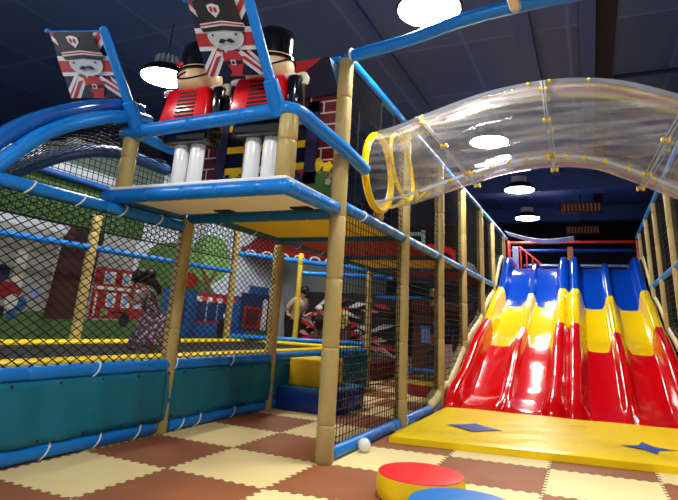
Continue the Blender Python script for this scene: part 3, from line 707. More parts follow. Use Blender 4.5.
# blue shop row with awning
polys += [(7, rect(11.1, .9, 15.1, 2.12)), (9, rect(12.5, 1.3, 14.2, 1.9)), (6, rect(12.45, 1.9, 14.35, 2.02)), (5, rect(12.45, 1.98, 14.35, 2.1)), (5, rect(12.45, 1.26, 14.3, 1.33)), (5, circ(11.9, 2.4, .5, 16, .22))]
for k in range(8): polys += [(10 if k % 2 else 6, rect(12.45+.235*k, 1.86, 12.68+.235*k, 2.0))]
polys += [(13, rect(12.9, 1.33, 12.95, 1.88)), (13, rect(13.4, 1.33, 13.45, 1.88)), (9, rect(11.5, 1.2, 12, 1.9)), (12, circ(13.7, 1.1, .2, 10, .3)), (6, circ(13.85, 1.5, .1))]
# far part: navy houses, red box and a white figure
polys += [(9, rect(14.6, 1.1, 16.4, 2.25)), (5, rect(14.8, 1.15, 15.8, 1.85)), (4, rect(14.95, 1.25, 15.65, 1.75)), (6, circ(16.05, 1.95, .17)), (6, [(15.85, 1.1), (16.2, 1.1), (16.2, 1.85), (15.9, 1.85)]), (7, rect(15.0, 2.25, 16.2, 2.5))]
o = decal('wall_mural', (MX, 0, 0), (0, 1, 0), (0, 0, 1), polys, mats, thick=.005, step=.0006)
tag(o, 'painted street mural with red bus, dark tower, tree and blue shop behind the trampoline', 'mural')

# red scalloped canopy beyond
b = MB(); P0 = V((-10.0, 14.3, 0)); P1 = V((-7.4, 17.2, 0)); nseg = 60; vs = []; fs = []
for i in range(nseg+1):
    s = i/nseg; p = P0.lerp(P1, s)
    zt = 3.72+.42*math.sin(PI*min(1, s*1.15)); zb = 3.5-.08*abs(math.sin(s*7*PI))
    vs += [(p.x, p.y, zb), (p.x, p.y, zb+.12), (p.x-.5, p.y+.45, zt+.2)]
for i in range(nseg): fs += [(i*3, i*3+3, i*3+4, i*3+1), (i*3+1, i*3+4, i*3+5, i*3+2)]
b.add(vs, fs); o = b.build('scalloped_canopy', mat('canopy_red', (120, 22, 26), .5), None, loc=P0); tag(o, 'dark red scalloped canopy far behind the trampoline', 'canopy'); o.modifiers.new('thick', 'SOLIDIFY').thickness = .03
b = MB()
for i in range(7):
    p = P0.lerp(P1, (i+.5)/7); ring = [p+V((math.cos(a)*.13, math.cos(a)*.13, 3.42+math.sin(a)*.14)) for a in [k*PI/9-.15 for k in range(12)]]; b.sweep(ring, .03, 6)
o = b.build('arch_trim', pW, None, loc=P0); tag(o, 'row of small white arches hanging under the dark red canopy', 'trim')
# streaky red and white board behind the far rails
polys = [(0, rect(0, 0, 3.9, 1.9))]
for i in range(60):
    u = random.uniform(.05, 3.0); v = random.uniform(.1, 1.6); l = random.uniform(.4, 1.0); a = random.uniform(-.5, .7)
    polys.append((random.choice([1, 1, 2, 2, 3, 1]), [(u, v), (u+l*.5, v+l*.5*math.sin(a)+.12), (min(3.85, u+l), min(1.85, v+l*math.sin(a))), (u+l*.5, v+l*.5*math.sin(a)-.05)]))
o = decal('painted_board', (-9.6, 17.4, .6), V((1, .12, 0)).normalized(), (0, 0, 1), polys, [P_('board_dark', (34, 24, 34)), pW, pR, pP], thick=.03); tag(o, 'dark board streaked with red and white far behind the trampoline', 'board')

# ------------------------------------------------------------------ foam steps, discs, ball, mats
t = empty('blue_foam_step', (-4.3, 9.3, 0)); tag(t, 'blue foam step with rounded corners behind the foreground post', 'foam step')
def rounded(x0, x1, y0, y1, z0, z1, r, bev, name, m, parent):
    P = []
    for cx, cy, a0 in ((x1-r, y1-r, 0), (x0+.05, y1-.05, 1), (x0+.05, y0+.05, 2), (x1-r, y0+r, 3)):
        rr = r if a0 in (0, 3) else .05
        for k in range(9): a = a0*PI/2+k*PI/16; P.append((cx+rr*math.cos(a), cy+rr*math.sin(a)))
    n = len(P); c = (sum(p[0] for p in P)/n, sum(p[1] for p in P)/n)
    vs = []; prof = [(1-bev, 0), (1, bev), (1, (z1-z0)-bev), (1-bev*.7, z1-z0)]
    for s, h in prof: vs += [(c[0]+(p[0]-c[0])*s, c[1]+(p[1]-c[1])*s, z0+h) for p in P]
    fs = [(i*n+k, i*n+(k+1) % n, (i+1)*n+(k+1) % n, (i+1)*n+k) for i in range(3) for k in range(n)]+[tuple(range(n))[::-1], tuple(3*n+k for k in range(n))]
    return rel(MB().add(vs, fs).build(name, m, None), parent)
rounded(-5.1, -3.95, 8.76, 10.3, 0, .36, .35, .03, 'step_body', NAVYV, t)
rounded(-5.08, -3.98, 8.79, 10.27, .36, .385, .35, .015, 'step_top', TEAL, t)
t = empty('yellow_foam_block', (-4.6, 9.7, .385)); tag(t, 'yellow foam block on top of the blue foam step', 'foam block')
rounded(-5.08, -4.4, 9.1, 10.1, .385, .8, .08, .02, 'block_body', mat('shaded_yellow_vinyl', (214, 168, 26), .4, bump=.3), t)  # sides use a darker copy of the top's yellow, shade painted in
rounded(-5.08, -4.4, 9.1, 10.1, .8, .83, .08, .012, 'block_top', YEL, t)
def disc(x, y, r, h, mt, ms, lab, nm='foam_disc', z=0, ws=.97):
    t = empty(nm, (x, y, z)); tag(t, lab, 'foam disc')
    MB().lathe([(r*ws, 0), (r*1.01, .02), (r*1.03, h*.5), (r, h-.02), (r*.985, h-.004)], seg=48).build('disc_side', ms, t)
    MB().lathe([(r*.99, h-.012), (r*.975, h+.004), (r*.8, h+.012), (.001, h+.014)], seg=48).build('disc_top', mt, t)
    return t
YV2 = mat('warm_yellow_vinyl', (232, 194, 10), .33, var=.08, bump=.4, bscale=5)
disc(-1.54, 5.42, .4, .2, REDV, YV2, 'round foam cushion with red top and yellow side on the floor')
disc(-.99, 4.72, .44, .2, BLUV, mat('dark_green_vinyl', (30, 70, 60), .4), 'round foam cushion with blue top at the bottom edge, overlapping the red one')
disc(-3.55, 13.0, .45, .25, YV2, mat('deep_red_vinyl', (150, 20, 30), .4), 'small round foam cushion with yellow top and red side behind the net')
o = MB().ball((0, 0, 0), .08, seg=24).build('white_ball', WHT, None); o.location = (-2.635, 6.76, .08); tag(o, 'small white ball on the floor beside the foreground post rail', 'ball')
# landing mat
t = empty('crash_mat', (-.5, 9, 0)); tag(t, 'large yellow landing mat with blue stars at the foot of the slides', 'landing mat')
cor = [(-2.57, 7.5), (1.66, 8.28), (1.66, 11.5), (-2.6, 10.85)]; nx, ny = 60, 40; vs = []; fs = []
def wr(x, y): return .1+.006*math.sin(x*3+math.sin(y*2)*1.5)*math.sin(y*2.3)+.004*math.sin(x*7-y*9)
for i in range(nx+1):
    for j in range(ny+1):
        u, v = i/nx, j/ny; p = [(cor[0][k]*(1-u)+cor[1][k]*u)*(1-v)+(cor[3][k]*(1-u)+cor[2][k]*u)*v for k in (0, 1)]
        e = min(u*4.3, (1-u)*4.3, v*3.2, (1-v)*3.2); z = wr(*p)*(.0 if e <= 0 else 1)-max(0, .03-e)*.6
        vs.append((p[0], p[1], z if e > 0 else .082))
nn = len(vs)
for i in range(nx+1):
    for j in range(ny+1):
        if i in (0, nx) or j in (0, ny): pass
ring = [(i, 0) for i in range(nx)]+[(nx, j) for j in range(ny)]+[(i, ny) for i in range(nx, 0, -1)]+[(0, j) for j in range(ny, 0, -1)]
idx = [i*(ny+1)+j for i, j in ring]
vs += [(vs[k][0], vs[k][1], .001) for k in idx]
fs = [(i*(ny+1)+j, (i+1)*(ny+1)+j, (i+1)*(ny+1)+j+1, i*(ny+1)+j+1) for i in range(nx) for j in range(ny)]
n = len(idx); fs += [(idx[k], nn+k, nn+(k+1) % n, idx[(k+1) % n]) for k in range(n)]
for k in range(len(vs)):   # bulge
    pass
rel(MB().add(vs, fs).build('mat_body', YEL, None), t)
for cx, cy, a, w, h in ((-1.7, 8.85, .14, .42, .36), (.59, 9.02, .14, .36, .42)):
    P = []
    for k in range(4):
        for s in range(6):
            a0 = k*PI/2; q = s/6
            p0 = V((math.cos(a0)*w, math.sin(a0)*h)); p1 = V((math.cos(a0+PI/2)*w, math.sin(a0+PI/2)*h)); p = p0.lerp(p1, q); p = p*(1-(.42 if cx > 0 else .12)*math.sin(q*PI))
            P.append((cx+p.x*math.cos(a)-p.y*math.sin(a), cy+p.x*math.sin(a)+p.y*math.cos(a), .112))
    n = len(P); vs = [(cx, cy, .112)]+P
    rel(MB().add(vs, [(0, 1+k, 1+(k+1) % n) for k in range(n)]).build('blue_star', mat('star_blue', (14, 78, 168), .4), None, False), t)
rel(MB().add([(-.42, 10.2, .113), (-.2, 10.22, .113), (-.2, 10.25, .113), (-.42, 10.23, .113)], [(0, 1, 2, 3)]).build('seam_mark', BLKM, None, False), t)

# ------------------------------------------------------------------ slides
prof = [(10.75, .06), (11.5, .1), (12.2, .2), (12.9, .5), (13.7, .88), (14.7, 1.2), (15.6, 1.42), (16.3, 1.78), (17.1, 2.12), (17.9, 2.32), (18.5, 2.65), (19.2, 3.2), (19.9, 3.62), (20.4, 3.74), (22.2, 3.76)]
def lerpp(y):
    for (a, za), (b_, zb) in zip(prof, prof[1:]):
        if y <= b_: t = (y-a)/(b_-a); return za+(zb-za)*t
    return prof[-1][1]
def hz(y): return sum(lerpp(min(22.2, max(10.75, y+d))) for d in (-.35, -.2, 0, .2, .35))/5
def sst(a, b_, x): t = min(1, max(0, (x-a)/(b_-a))); return t*t*(3-2*t)
HW = 1.1
def cross(u, y, inner=1):
    s = sst(11.2, 12.3, y); so = .45+.55*sst(10.8, 12.0, y); up = 1+.1*sst(18.8, 20.2, y)
    r = abs(u); h = 0
    h += .2*s*(1-sst(.035, .13, r))
    h += .34*so*up*sst(.7, .88, r)
    h -= (.12 if u*inner > 0 else .5)*sst(.98, HW, r)
    h += .05*(abs(r-.45)/.33)**2*(1 if .12 < r < .78 else 1) if .1 < r < .78 else (.05 if r >= .78 else .055*(r/.1))
    return h
def bound(u, y0, amp):
    r = abs(u); return y0+amp*sst(.2, .36, abs(r-.45))
def make_slide(xc, lab, inner):
    t = empty('double_slide', (xc, 16, 0)); tag(t, lab, 'slide')
    nu = 84; ny = 250; Y0, Y1 = 10.9, 22.1
    V_ = []
    for i in range(ny+1):
        y = Y0+(Y1-Y0)*i/ny; y2 = None
        for k in range(nu+1):
            u = -HW+2*HW*k/nu
            z = hz(y)+cross(u, y, inner)
            if abs(u) > .98 : z = max(z, .02)
            x = xc+u; sh = .13*(x+2.7)*(1-sst(11, 15, y))
            nose = .10*(1-sst(10.9, 11.25, y)); 
            V_.append((x, y+sh, max(.012, z-nose*(1 if abs(u) < .7 else 2))))
    fA = {0: [], 1: [], 2: []}
    for i in range(ny):
        y = Y0+(Y1-Y0)*(i+.5)/ny
        for k in range(nu):
            u = -HW+2*HW*(k+.5)/nu
            c = 0 if y < bound(u, 14.5, .95) else (1 if y < bound(u, 17.55, .6) else 2)
            fA[c].append((i*(nu+1)+k, i*(nu+1)+k+1, (i+1)*(nu+1)+k+1, (i+1)*(nu+1)+k))
    for c, nm, m in ((0, 'lower_section', RED), (1, 'middle_section', YELP), (2, 'upper_section', BLUP)):
        used = sorted({j for f in fA[c] for j in f}); mp = {j: n for n, j in enumerate(used)}
        o = MB().add([V_[j] for j in used], [tuple(mp[j] for j in f) for f in fA[c]]).build(nm, m, None)
        for p in o.data.polygons: p.use_smooth = True
        for e in o.data.edges: e.use_edge_sharp = False
        md = o.modifiers.new('thick', 'SOLIDIFY'); md.thickness = .03; md.offset = -1
        rel(o, t)
    b = MB()
    for y in (14, 17, 20.5):
        for u in (-.5, .5): b.box((xc+u-.05, y-.05, 0), (xc+u+.05, y+.05, hz(y)-.05))
    rel(b.build('support_frame', DKMET, None, False), t)
    return t
make_slide(-1.65, 'left double slide in red, yellow and blue sections', 1)
make_slide(.57, 'right double slide in red, yellow and blue sections, cut by the picture edge', -1)
# beige wrapped borders
def border(x, sgn, lab, y0):
    pts = []
    y = y0
    while y < 21.6:
        zz = hz(max(10.9, y))+.24*sst(10.8, 12.5, y)+.06+.08*sst(18.8, 20.2, y)
        if y < 11.6: zz = .1+.35*sst(10.2, 12, y)
        pts.append(V((x, y, zz))); y += .05
    n = len(pts)
    b = MB(); b.sweep(pts, lambda i, t: .122*(.87 if i % 8 == 0 else (1.0+.03*math.sin(i*.7))), 14)
    tag(b.build('padded_border', CREAMPAD, None, loc=pts[0]), lab, 'padded border')
border(-2.85, 1, 'cream wrapped padding tube along the left edge of the slides', 10.3)
border(1.78, -1, 'cream wrapped padding tube along the right edge of the slides', 10.9)
o = MB().lathe([(.05, -.012), (.05, .0)], ax=1, c=(0, 0, 0), seg=16).build('tube_end', BLKM, None); o.parent = [q for q in C.objects if q.name.startswith('padded_border')][0]; o.location = (0, -.004, 0)
# slide top platform, rails and posts
o = MB().box((-2.75, 22.15, 3.55), (1.75, 27, 3.7)).build('slide_deck', NAVYP, None, False, loc=(0, 22, 3.6)); tag(o, 'dark deck behind the top of the slides', 'deck')
rail((-2.9, 22.3, 4.93), (1.8, 22.3, 4.93), 'red horizontal bar above the top of the slides', .06, REDST)
rail((-2.9, 22.6, 4.65), (1.8, 22.6, 4.65), 'dark blue bar just below the red bar above the slides', .07, NAVYV)
rail((-2.9, 26.9, 4.4), (1.8, 26.9, 4.4), 'navy rail at the back of the slide platform', .08, NAVYV)
rail((-2.3, 22.8, 4.1), (1.6, 22.8, 4.1), 'low blue grey rail behind the slide entrance', .06, STEELB)
rail((-2.8, 22.25, .0), (-2.8, 22.25, 5.0), 'red upright at the left of the slide top', .08, REDST)
rail((1.78, 22.25, 3.8), (1.78, 22.25, 5.0), 'red upright at the right of the slide top', .08, REDST)
b = MB()
for k in range(4): b.sweep([(-2.35+k*.22, 22.35, 3.75), (-2.35+k*.22, 22.35, 4.75-k*.2)], .03, 8)
b.sweep([(-2.4, 22.35, 4.8), (-1.6, 22.35, 4.1)], .035, 8)
tag(b.build('red_guard_rail', REDST, None, loc=(-2.3, 22.35, 3.75)), 'small red barred guard rail at the left of the slide top', 'guard rail')
tag(MB().box((-2.62, 22.0, 3.8), (-2.4, 22.08, 4.75), bev=.01).build('grey_board', mat('pale_grey_panel', (140, 150, 172), .4), None, False, loc=(-2.5, 22, 3.8)), 'narrow grey upright board at the left slide entrance', 'board')
tag(MB().box((-.62, 22.0, 3.7), (-.42, 22.1, 4.72), bev=.02).build('wooden_post', WOOD, None, False, loc=(-.5, 22, 3.7)), 'orange wooden post between the two slides at the top', 'post')
def hs(u, w): return V((-2.75+u, 21.0+w, 5.2-.35*math.sin(PI*min(1, max(0, u/2.4)))*.6-.1*u))
o = net('white net hammock hanging above the left slide top', (0, 0, 0), (1, 0, 0), (0, 1, 0), rect(0, 0, 2.4, 1.0), .06, (0, 90), .012, surf=hs, name='net_hammock', border=False); o.data.materials[0] = WHITEF
# pink card
o = MB().box((-.15, -.012, 0), (.15, .012, .66), bev=.004).build('pink_card', PINK, None, False); o.location = (-2.93, 12.55, .5); o.rotation_euler = (0, -.16, 0); tag(o, 'pale pink board leaning against the slide border', 'board')

# ------------------------------------------------------------------ clear tube
TY = 7.3; TR = .57
def interp(tab, x):
    if x <= tab[0][0]: return tab[0][1]
    for (a, p), (c, q) in zip(tab, tab[1:]):
        if x <= c:
            t = (x-a)/(c-a); t = t*t*(3-2*t) if len(tab[0]) > 2 else t; return p+(q-p)*t
    return tab[-1][1]
TPATH = catmull([(-3.2, 0, 3.66), (-2.8, 0, 3.70), (-2.3, 0, 3.79), (-1.7, 0, 3.97), (-1.0, 0, 4.15), (-.3, 0, 4.21), (.3, 0, 4.13), (.8, 0, 3.92), (1.2, 0, 3.7), (1.75, 0, 3.42), (2.2, 0, 3.25)], 12)
TZ = [(p.x, p.z) for p in TPATH]
TS = [(-2.8, 0), (-2.4, 8), (-1.72, 38), (-1.1, 20), (-.33, 3), (.4, -18), (1.0, -32), (1.75, -20)]
def tc(x): return V((x, TY, interp(TZ, x)))
t = empty('clear_crawl_tube', (XA, TY, 3.7)); tag(t, 'arched transparent plastic crawl tube with yellow bolts and yellow end ring', 'crawl tube')
def tframe(x):
    a = tc(x-.03); c = tc(x+.03); sl = math.atan2(c.z-a.z, c.x-a.x); f = math.radians(interp(TS, x))
    return tc(x), V((math.cos(f), 0, math.sin(f))), V((0, 1, 0)), V((-math.sin(f), 0, math.cos(f)))/math.cos(f-sl)
def tring(x, r, seg):
    p, d, n, w = tframe(x); return [p+(n*math.cos(2*PI*k/seg)+w*math.sin(2*PI*k/seg))*r for k in range(seg)]
joints = [XA+.08, -1.72, -.33, 1.0, 1.75]
SEG = 40
for a, c in zip(joints, joints[1:]):
    n = 14; vs = []
    for i in range(n+1): vs += tring(a+(c-a)*i/n, TR-.004*math.sin(PI*i/n), SEG)
    fs = [(i*SEG+k, i*SEG+(k+1) % SEG, (i+1)*SEG+(k+1) % SEG, (i+1)*SEG+k) for i in range(n) for k in range(SEG)]
    o = MB().add(vs, fs).build('tube_segment', CLEAR, None); rel(o, t)
CLR2 = clear_mat('clear_flange', (.8, .83, .88, 1), .1)
FL = mat('flange_plastic', (176, 182, 192), .25, alpha=.55)
for x in joints[1:-1]:
    for dx in (-.022, .022):
        r1 = tring(x+dx, TR, SEG); r2_ = tring(x+dx, TR+.06, SEG); r3 = tring(x+dx*.4, TR+.06, SEG); r4 = tring(x+dx*.4, TR, SEG)
        fs = [(a0*SEG+k, a0*SEG+(k+1) % SEG, b0*SEG+(k+1) % SEG, b0*SEG+k) for a0, b0 in ((0, 1), (1, 2), (2, 3), (3, 0)) for k in range(SEG)]
        rel(MB().add(r1+r2_+r3+r4, fs).build('flange_ring', FL, None), t)
    p, d, n, w = tframe(x)
    for k in range(8):
        a = 2*PI*(k+.3)/8; q = p+(n*math.cos(a)+w*math.sin(a))*(TR+.035)
        rel(MB().lathe([(.001, -.05), (.032, -.045), (.032, -.025), (.016, -.02), (.016, .02), (.032, .025), (.032, .045), (.001, .05)], q, 12, ax=0).build('bolt', YELP, None), t)
# longitudinal seams
for ang, nm in ((-PI/2-.5, 'bottom'), (PI/2+.45, 'top')):
    pts = []; pts2 = []
    for i in range(61):
        x = joints[0]+(joints[-1]-joints[0])*i/60; p, d, n, w = tframe(x); e = n*math.cos(ang)+w*math.sin(ang)
        pts.append(p+e*TR); pts2.append(p+e*(TR+.055))
    N_ = len(pts); off = V((0, .012, 0))
    vs = pts+pts2+[p+off for p in pts]+[p+off for p in pts2]
    fs = [(i, i+1, N_+i+1, N_+i) for i in range(N_-1)]+[(2*N_+i, 2*N_+i+1, 3*N_+i+1, 3*N_+i) for i in range(N_-1)]+[(N_+i, N_+i+1, 3*N_+i+1, 3*N_+i) for i in range(N_-1)]
    rel(MB().add(vs, fs).build('seam_flange', FL, None, False), t)
    for i in (range(3, 60, 4) if nm == 'bottom' else (14, 30, 33, 38, 52)):
        rel(MB().ball(pts2[i]-(pts2[i]-pts[i])*.4, .024, 0, 8, (1, 1.6, 1)).build('bolt', YELP, None), t)
for x, r, w_ in ((XA+.03, TR+.04, .055), (XA+.4, TR-.03, .03)):
    rg = tring(x, r-.04, 40); rel(MB().sweep(rg, w_, 12, closed=True).build('end_ring', YELP, None), t)

# ------------------------------------------------------------------ people
def skin_body(name, joints, edges, radii, m, parent, sub=2, root=0):
    me = bpy.data.meshes.new(name); me.from_pydata([tuple(j) for j in joints], edges, []); me.materials.append(m)
    o = bpy.data.objects.new(name, me); C.objects.link(o)
    if parent: o.parent = parent
    md = o.modifiers.new('skin', 'SKIN'); md.use_smooth_shade = True
    sv = me.skin_vertices[0].data
    for i, r in enumerate(radii): sv[i].radius = (r, r)
    sv[root].use_root = True
    o.modifiers.new('sub', 'SUBSURF').levels = sub; o.modifiers['sub'].render_levels = sub
    return o
SK = mat('skin', (206, 150, 118), .5, var=.05); HAIR = mat('black_hair', (20, 16, 16), .5, var=.3, scale=60)
# the girl on the trampoline: seen from behind left, leaning forward, one hand at her mouth
def girl():
    t = empty('person', (-5.85, 6.4, .87)); tag(t, 'girl in a dark flowered dress stepping across the trampoline, hand raised to her face', 'person')
    # local axes: x to the right of the picture, y away; she faces -x
    J = [(.0, 0, .5), (-.02, 0, .66), (-.06, 0, .8), (-.1, 0, .88), (-.13, 0, .93), (-.19, 0, 1.02),   # pelvis..head
         (-.07, -.11, .82), (-.17, -.17, .68), (-.3, -.1, .76), (-.27, -.04, .86),               # near arm to the mouth
         (-.07, .11, .82), (-.08, .17, .66), (-.17, .18, .54),                                  # far arm
         (.0, -.08, .46), (-.04, -.08, .25), (.04, -.08, .06), (-.06, -.08, .03),
         (.03, .08, .46), (.02, .08, .26), (.2, .08, .12), (.22, .08, .04)]
    E = [(0, 1), (1, 2), (2, 3), (3, 4), (4, 5), (2, 6), (6, 7), (7, 8), (8, 9), (2, 10), (10, 11), (11, 12), (0, 13), (13, 14), (14, 15), (15, 16), (0, 17), (17, 18), (18, 19), (19, 20)]
    R_ = [.1, .09, .085, .045, .05, .1, .045, .036, .03, .028, .045, .036, .03, .07, .05, .034, .028, .07, .05, .034, .028]
    body = skin_body('body', J, E, R_, SK, t)
    # fingers of both hands
    b = MB()
    for (hx, hy, hz_), dr in (((-.27, -.04, .86), V((.2, .3, .9))), ((-.17, .18, .54), V((-.5, 0, -.8)))):
        dr.normalize(); s = dr.cross(V((0, 1, 0))).normalized()
        for k in range(4): b.sweep([V((hx, hy, hz_))+s*(k-1.5)*.014, V((hx, hy, hz_))+s*(k-1.5)*.017+dr*(.05+.006*(k in (1, 2)))], .0075, 8)
        b.sweep([V((hx, hy, hz_))-s*.02, V((hx, hy, hz_))-s*.045+dr*.025], .008, 8)
    b.build('fingers', SK, t)
    # face turned to -x
    b = MB(); b.ball((-.295, 0, .985), .018, 0, 8, (1, .8, 1)); b.build('nose', SK, body)
    b = MB(); b.ball((-.275, -.04, 1.01), .012, 0, 8); b.ball((-.275, .04, 1.01), .012, 0, 8); b.build('eyes', BLKM, body)
    MB().sweep([(-.283, -.022, .953), (-.29, 0, .95), (-.283, .022, .953)], .006, 6).build('mouth', pMR, body)
    # hair with bun and loose back
    b = MB(); b.ball((-.15, 0, 1.055), .122, 0, 16, (1.12, 1.05, .88)); b.ball((-.02, 0, 1.06), .07, 0, 12)
    b.sweep(catmull([(-.06, 0, 1.0), (.03, 0, .95), (.08, 0, .86), (.1, 0, .78)], 5), lambda i, q: .075*(1-.6*q), 12)
    b.build('hair', HAIR, t)
    # dress: bodice + flared skirt
    seg = 40; rings = [(-.09, .86, .05, .06), (-.075, .83, .1, .13), (-.05, .74, .115, .125), (-.01, .6, .105, .115), (0, .56, .13, .13), (.02, .47, .21, .18), (.03, .33, .28, .22), (.02, .2, .33, .25), (.01, .13, .345, .26)]
    vs = []
    for j, (cx, z, rx, ry) in enumerate(rings):
        for k in range(seg):
            a = 2*PI*k/seg; f = 1+(.07*math.sin(a*9) if j > 4 else 0)*(j-4)/4
            vs.append((cx+rx*f*math.cos(a), ry*f*math.sin(a), z+(.02*math.sin(a*4) if j == 8 else 0)))
    fs = [(j*seg+k, j*seg+(k+1) % seg, (j+1)*seg+(k+1) % seg, (j+1)*seg+k) for j in range(8) for k in range(seg)]
    d = MB().add(vs, fs).build('dress', DRESS, t); d.modifiers.new('thick', 'SOLIDIFY').thickness = .008
    b = MB(); b.sweep([(-.06, -.1, .84), (-.11, -.15, .76), (-.14, -.165, .71)], lambda i, q: (.06, .065, .06)[i], 12)
    b.sweep([(-.06, .1, .84), (-.07, .15, .75)], .06, 12); b.build('sleeves', mat('pale_sleeve', (196, 180, 200), .7, var=.4, scale=30), t)
    t.scale = (1.12, 1.12, 1.12); t.rotation_euler = (0, math.radians(-9), math.radians(18))
girl()
def person(loc, rz, lab, top, bottom, head=HAIR, sc=1, bend=0, hat=None, sleeve=None):
    t = empty('person', loc, rz); tag(t, lab, 'person')
    def bd(p):  # bend forward about the hips
        x, y, z = p
        if z > .92 and bend:
            dz = z-.92; return (x, y-dz*math.sin(bend), .92+dz*math.cos(bend)+y*0)
        return p
    J = [(0, 0, .92), (0, 0, 1.15), (0, 0, 1.38), (0, 0, 1.48), (0, 0, 1.55), (0, -.01, 1.66)]
    E = [(0, 1), (1, 2), (2, 3), (3, 4), (4, 5)]; R_ = [.13, .125, .13, .055, .06, .1]
    for s in (-1, 1):
        n = len(J); J += [(s*.17, 0, 1.38), (s*.24, 0, 1.12), (s*.22, -.12, .93), (s*.2, -.2, .9)]; E += [(2, n), (n, n+1), (n+1, n+2), (n+2, n+3)]; R_ += [.06, .048, .036, .03]
        n = len(J); J += [(s*.1, 0, .85), (s*.11, -.02, .48), (s*.11, .02, .08), (s*.11, -.12, .04)]; E += [(0, n), (n, n+1), (n+1, n+2), (n+2, n+3)]; R_ += [.1, .075, .05, .04]
    J = [bd(p) for p in J]
    skin_body('body', J, E, R_, SK, t)
    b = MB(); hd = V(bd((0, .02, 1.7))); b.ball(hd, .112, 0, 14, (1, 1.05, .95)); b.build('hat' if hat else 'hair', hat or head, t)
    b = MB(); fp = V(bd((0, -.115, 1.64))); b.ball(fp, .016, 0, 8); b.build('nose', SK, t)
    b = MB(); b.sweep([bd((0, 0, z)) for z in (.9, 1.0, 1.15, 1.3, 1.4, 1.46)], lambda i, q: (.175, .165, .165, .185, .16, .08)[i], 16)
    for s in (-1, 1): b.sweep([bd((s*.13, 0, 1.4)), bd((s*.2, 0, 1.28)), bd((s*.235, 0, 1.14))], .07, 12)
    b.build('shirt', top, t)
    b = MB()
    for s in (-1, 1): b.sweep([(s*.08, 0, .98), (s*.1, 0, .8), (s*.11, -.02, .48), (s*.11, .02, .12)], lambda i, q: (.13, .12, .09, .07)[i], 12)
    b.build('trousers', bottom, t)
    t.scale = (sc,)*3
    return t
person((-8.7, 15.6, .45), math.radians(60), 'bending adult in a beige top and black trousers seen between two posts', mat('beige_cloth', (170, 156, 140), .8), BLKM, sc=1.3, bend=.7)
person((-8.2, 16.6, .45), math.radians(20), 'person with a white cap beside the bending adult', mat('dark_grey_cloth', (70, 60, 60), .8), pT, hat=WHITEF, sc=1.0, bend=.8)
person((-7.1, 16.2, .45), math.radians(-30), 'person in a yellow top partly behind the foreground post', mat('straw_cloth', (206, 190, 90), .8), pT, sc=1.05, bend=.6)
person((-3.75, 15.2, .0), math.radians(200), 'child with bare arm and blue clothes behind the net, left of the slides', mat('blue_cloth', (20, 60, 150), .8), BLKM, sc=1.15)

o = MB().box((-9.9, 14.6, 0), (-5.6, 17.3, .45), bev=.02).build('raised_play_floor', mat('deep_red_floor', (120, 24, 30), .5), None, False, loc=(-8, 16, 0)); tag(o, 'low dark red play floor behind the trampoline on which people stand', 'play floor')
# ------------------------------------------------------------------ dim things behind the left row of posts
t = empty('silver_frame', (-4.3, 13.6, 3.0)); tag(t, 'pale metal frame on the upper level behind the net', 'frame')
b = MB()
for z in (.35, .6, .85): b.sweep([(-.45, 0, z), (.45, 0, z)], .05, 8)
for x in (-.45, .45): b.sweep([(x, 0, 0), (x, 0, .95)], .05, 8)
b.build('bars', STEELB, t)
o = MB().lathe([(.35, 0), (.34, .25), (.25, .42), (.1, .5), (.001, .52)], seg=24).build('grey_dome', mat('dull_grey', (120, 124, 132), .5), None); o.location = (-3.4, 16.8, 3.0); tag(o, 'grey rounded dome on the upper level close to the slide top', 'dome')
b = MB(); b.sweep(catmull([(-.5, 0, .5), (-.2, 0, .62), (.2, 0, .58), (.5, 0, .42)], 6), .09, 12)
b.box((-.5, -.1, 0), (-.42, .1, .5)); b.box((.42, -.1, 0), (.5, .1, .42)); o = b.build('red_roller', REDT, None); o.location = (-3.7, 14.4, 3.0); tag(o, 'red curved foam roller on the upper level behind the net', 'roller')
b = MB()
o = MB().box((-5.1, 13.6, 3.0), (-2.95, 18, 3.02)).build('deck_floor', REDD, None, False, loc=(-4, 16, 3)); tag(o, 'dark red upper deck floor far back along the posts', 'deck floor')
BX = mat('cardboard_brown', (96, 60, 40), .7, var=.2)
t = empty('brown_play_house', (-4.6, 18.6, 0)); tag(t, 'brown play house with a round window dimly seen under the deck', 'play house')
b = MB(); b.box((-.9, -.4, 0), (.9, .4, 1.9)); b.build('house_wall', BX, t, False)
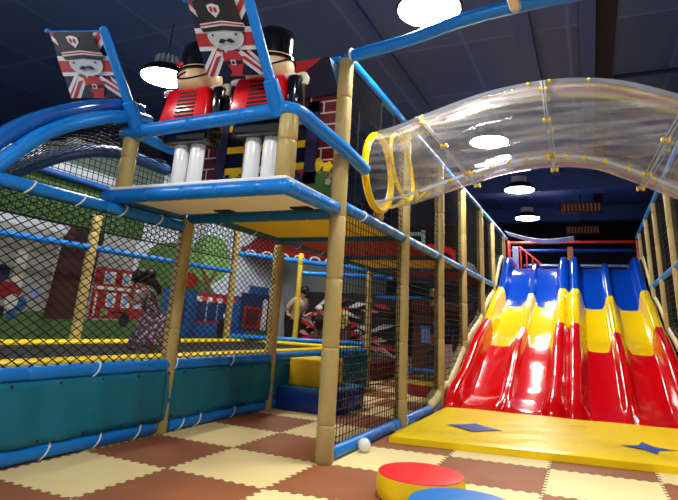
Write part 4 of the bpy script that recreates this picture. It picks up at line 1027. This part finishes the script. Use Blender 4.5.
MB().add([(-1.05, -.5, 1.9), (1.05, -.5, 1.9), (1.05, .5, 1.9), (-1.05, .5, 1.9), (-1.05, 0, 2.4), (1.05, 0, 2.4)], [(0, 1, 5, 4), (2, 3, 4, 5), (0, 4, 3), (1, 2, 5), (0, 3, 2, 1)]).build('roof', mat('dull_red_roof', (84, 26, 26), .6), t, False)
MB().lathe([(.25, -.42), (.25, -.405)], (0.3, 0, 1.3), 20, ax=1).build('round_window', BLKM, t)
MB().box((-.6, -.42, 1.0), (-.2, -.405, 1.5)).build('square_window', pLB, t, False)
o = MB().box((-5.1, 20.5, 0), (-2.95, 20.6, 2.85)).build('shade_backdrop', DARKW, None, False, loc=(-4, 20.5, 0)); tag(o, 'dark screen added as shade under the far deck', 'backdrop')  # dark sheet standing in for the shade under the far deck
for (p, sz, c, lb) in (((-4.3, 16.5, 0), (.5, .5, .9), (60, 60, 70), 'dark grey box under the deck behind the net'), ((-3.2, 14.6, 0), (.35, .4, .55), (96, 74, 50), 'small brown stool under the deck near the slide')):
    b = MB(); b.box((-sz[0]/2, -sz[1]/2, sz[2]-.08), (sz[0]/2, sz[1]/2, sz[2]), bev=.01)
    for sx in (-1, 1):
        for sy in (-1, 1): b.box((sx*sz[0]*.45-.03, sy*sz[1]*.45-.03, 0), (sx*sz[0]*.45+.03, sy*sz[1]*.45+.03, sz[2]-.08))
    o = b.build('stool', mat('stool_%d' % c[0], c, .6), None, False); o.location = p; tag(o, lb, 'stool')
rail((-5.0, 15.4, .35), (-2.95, 15.4, .35), 'low blue rail under the deck behind the net', .05)
rail((-5.0, 17.4, 1.5), (-2.95, 17.4, 1.5), 'thin blue rail at chest height far under the deck', .04)

# ------------------------------------------------------------------ light and look
w = bpy.data.worlds.new('world'); bpy.context.scene.world = w; w.use_nodes = True
w.node_tree.nodes['Background'].inputs[0].default_value = (.75, .85, 1, 1); w.node_tree.nodes['Background'].inputs[1].default_value = .5
sc = bpy.context.scene
sc.view_settings.view_transform = 'Standard'; sc.view_settings.look = 'None'; sc.view_settings.gamma = 1; sc.view_settings.use_curve_mapping = False
sc.view_settings.exposure = 0.3
try:
    sc.cycles.use_denoising = True
    sc.cycles.max_bounces = 10; sc.cycles.transparent_max_bounces = 16; sc.cycles.sample_clamp_indirect = 6
except Exception: pass
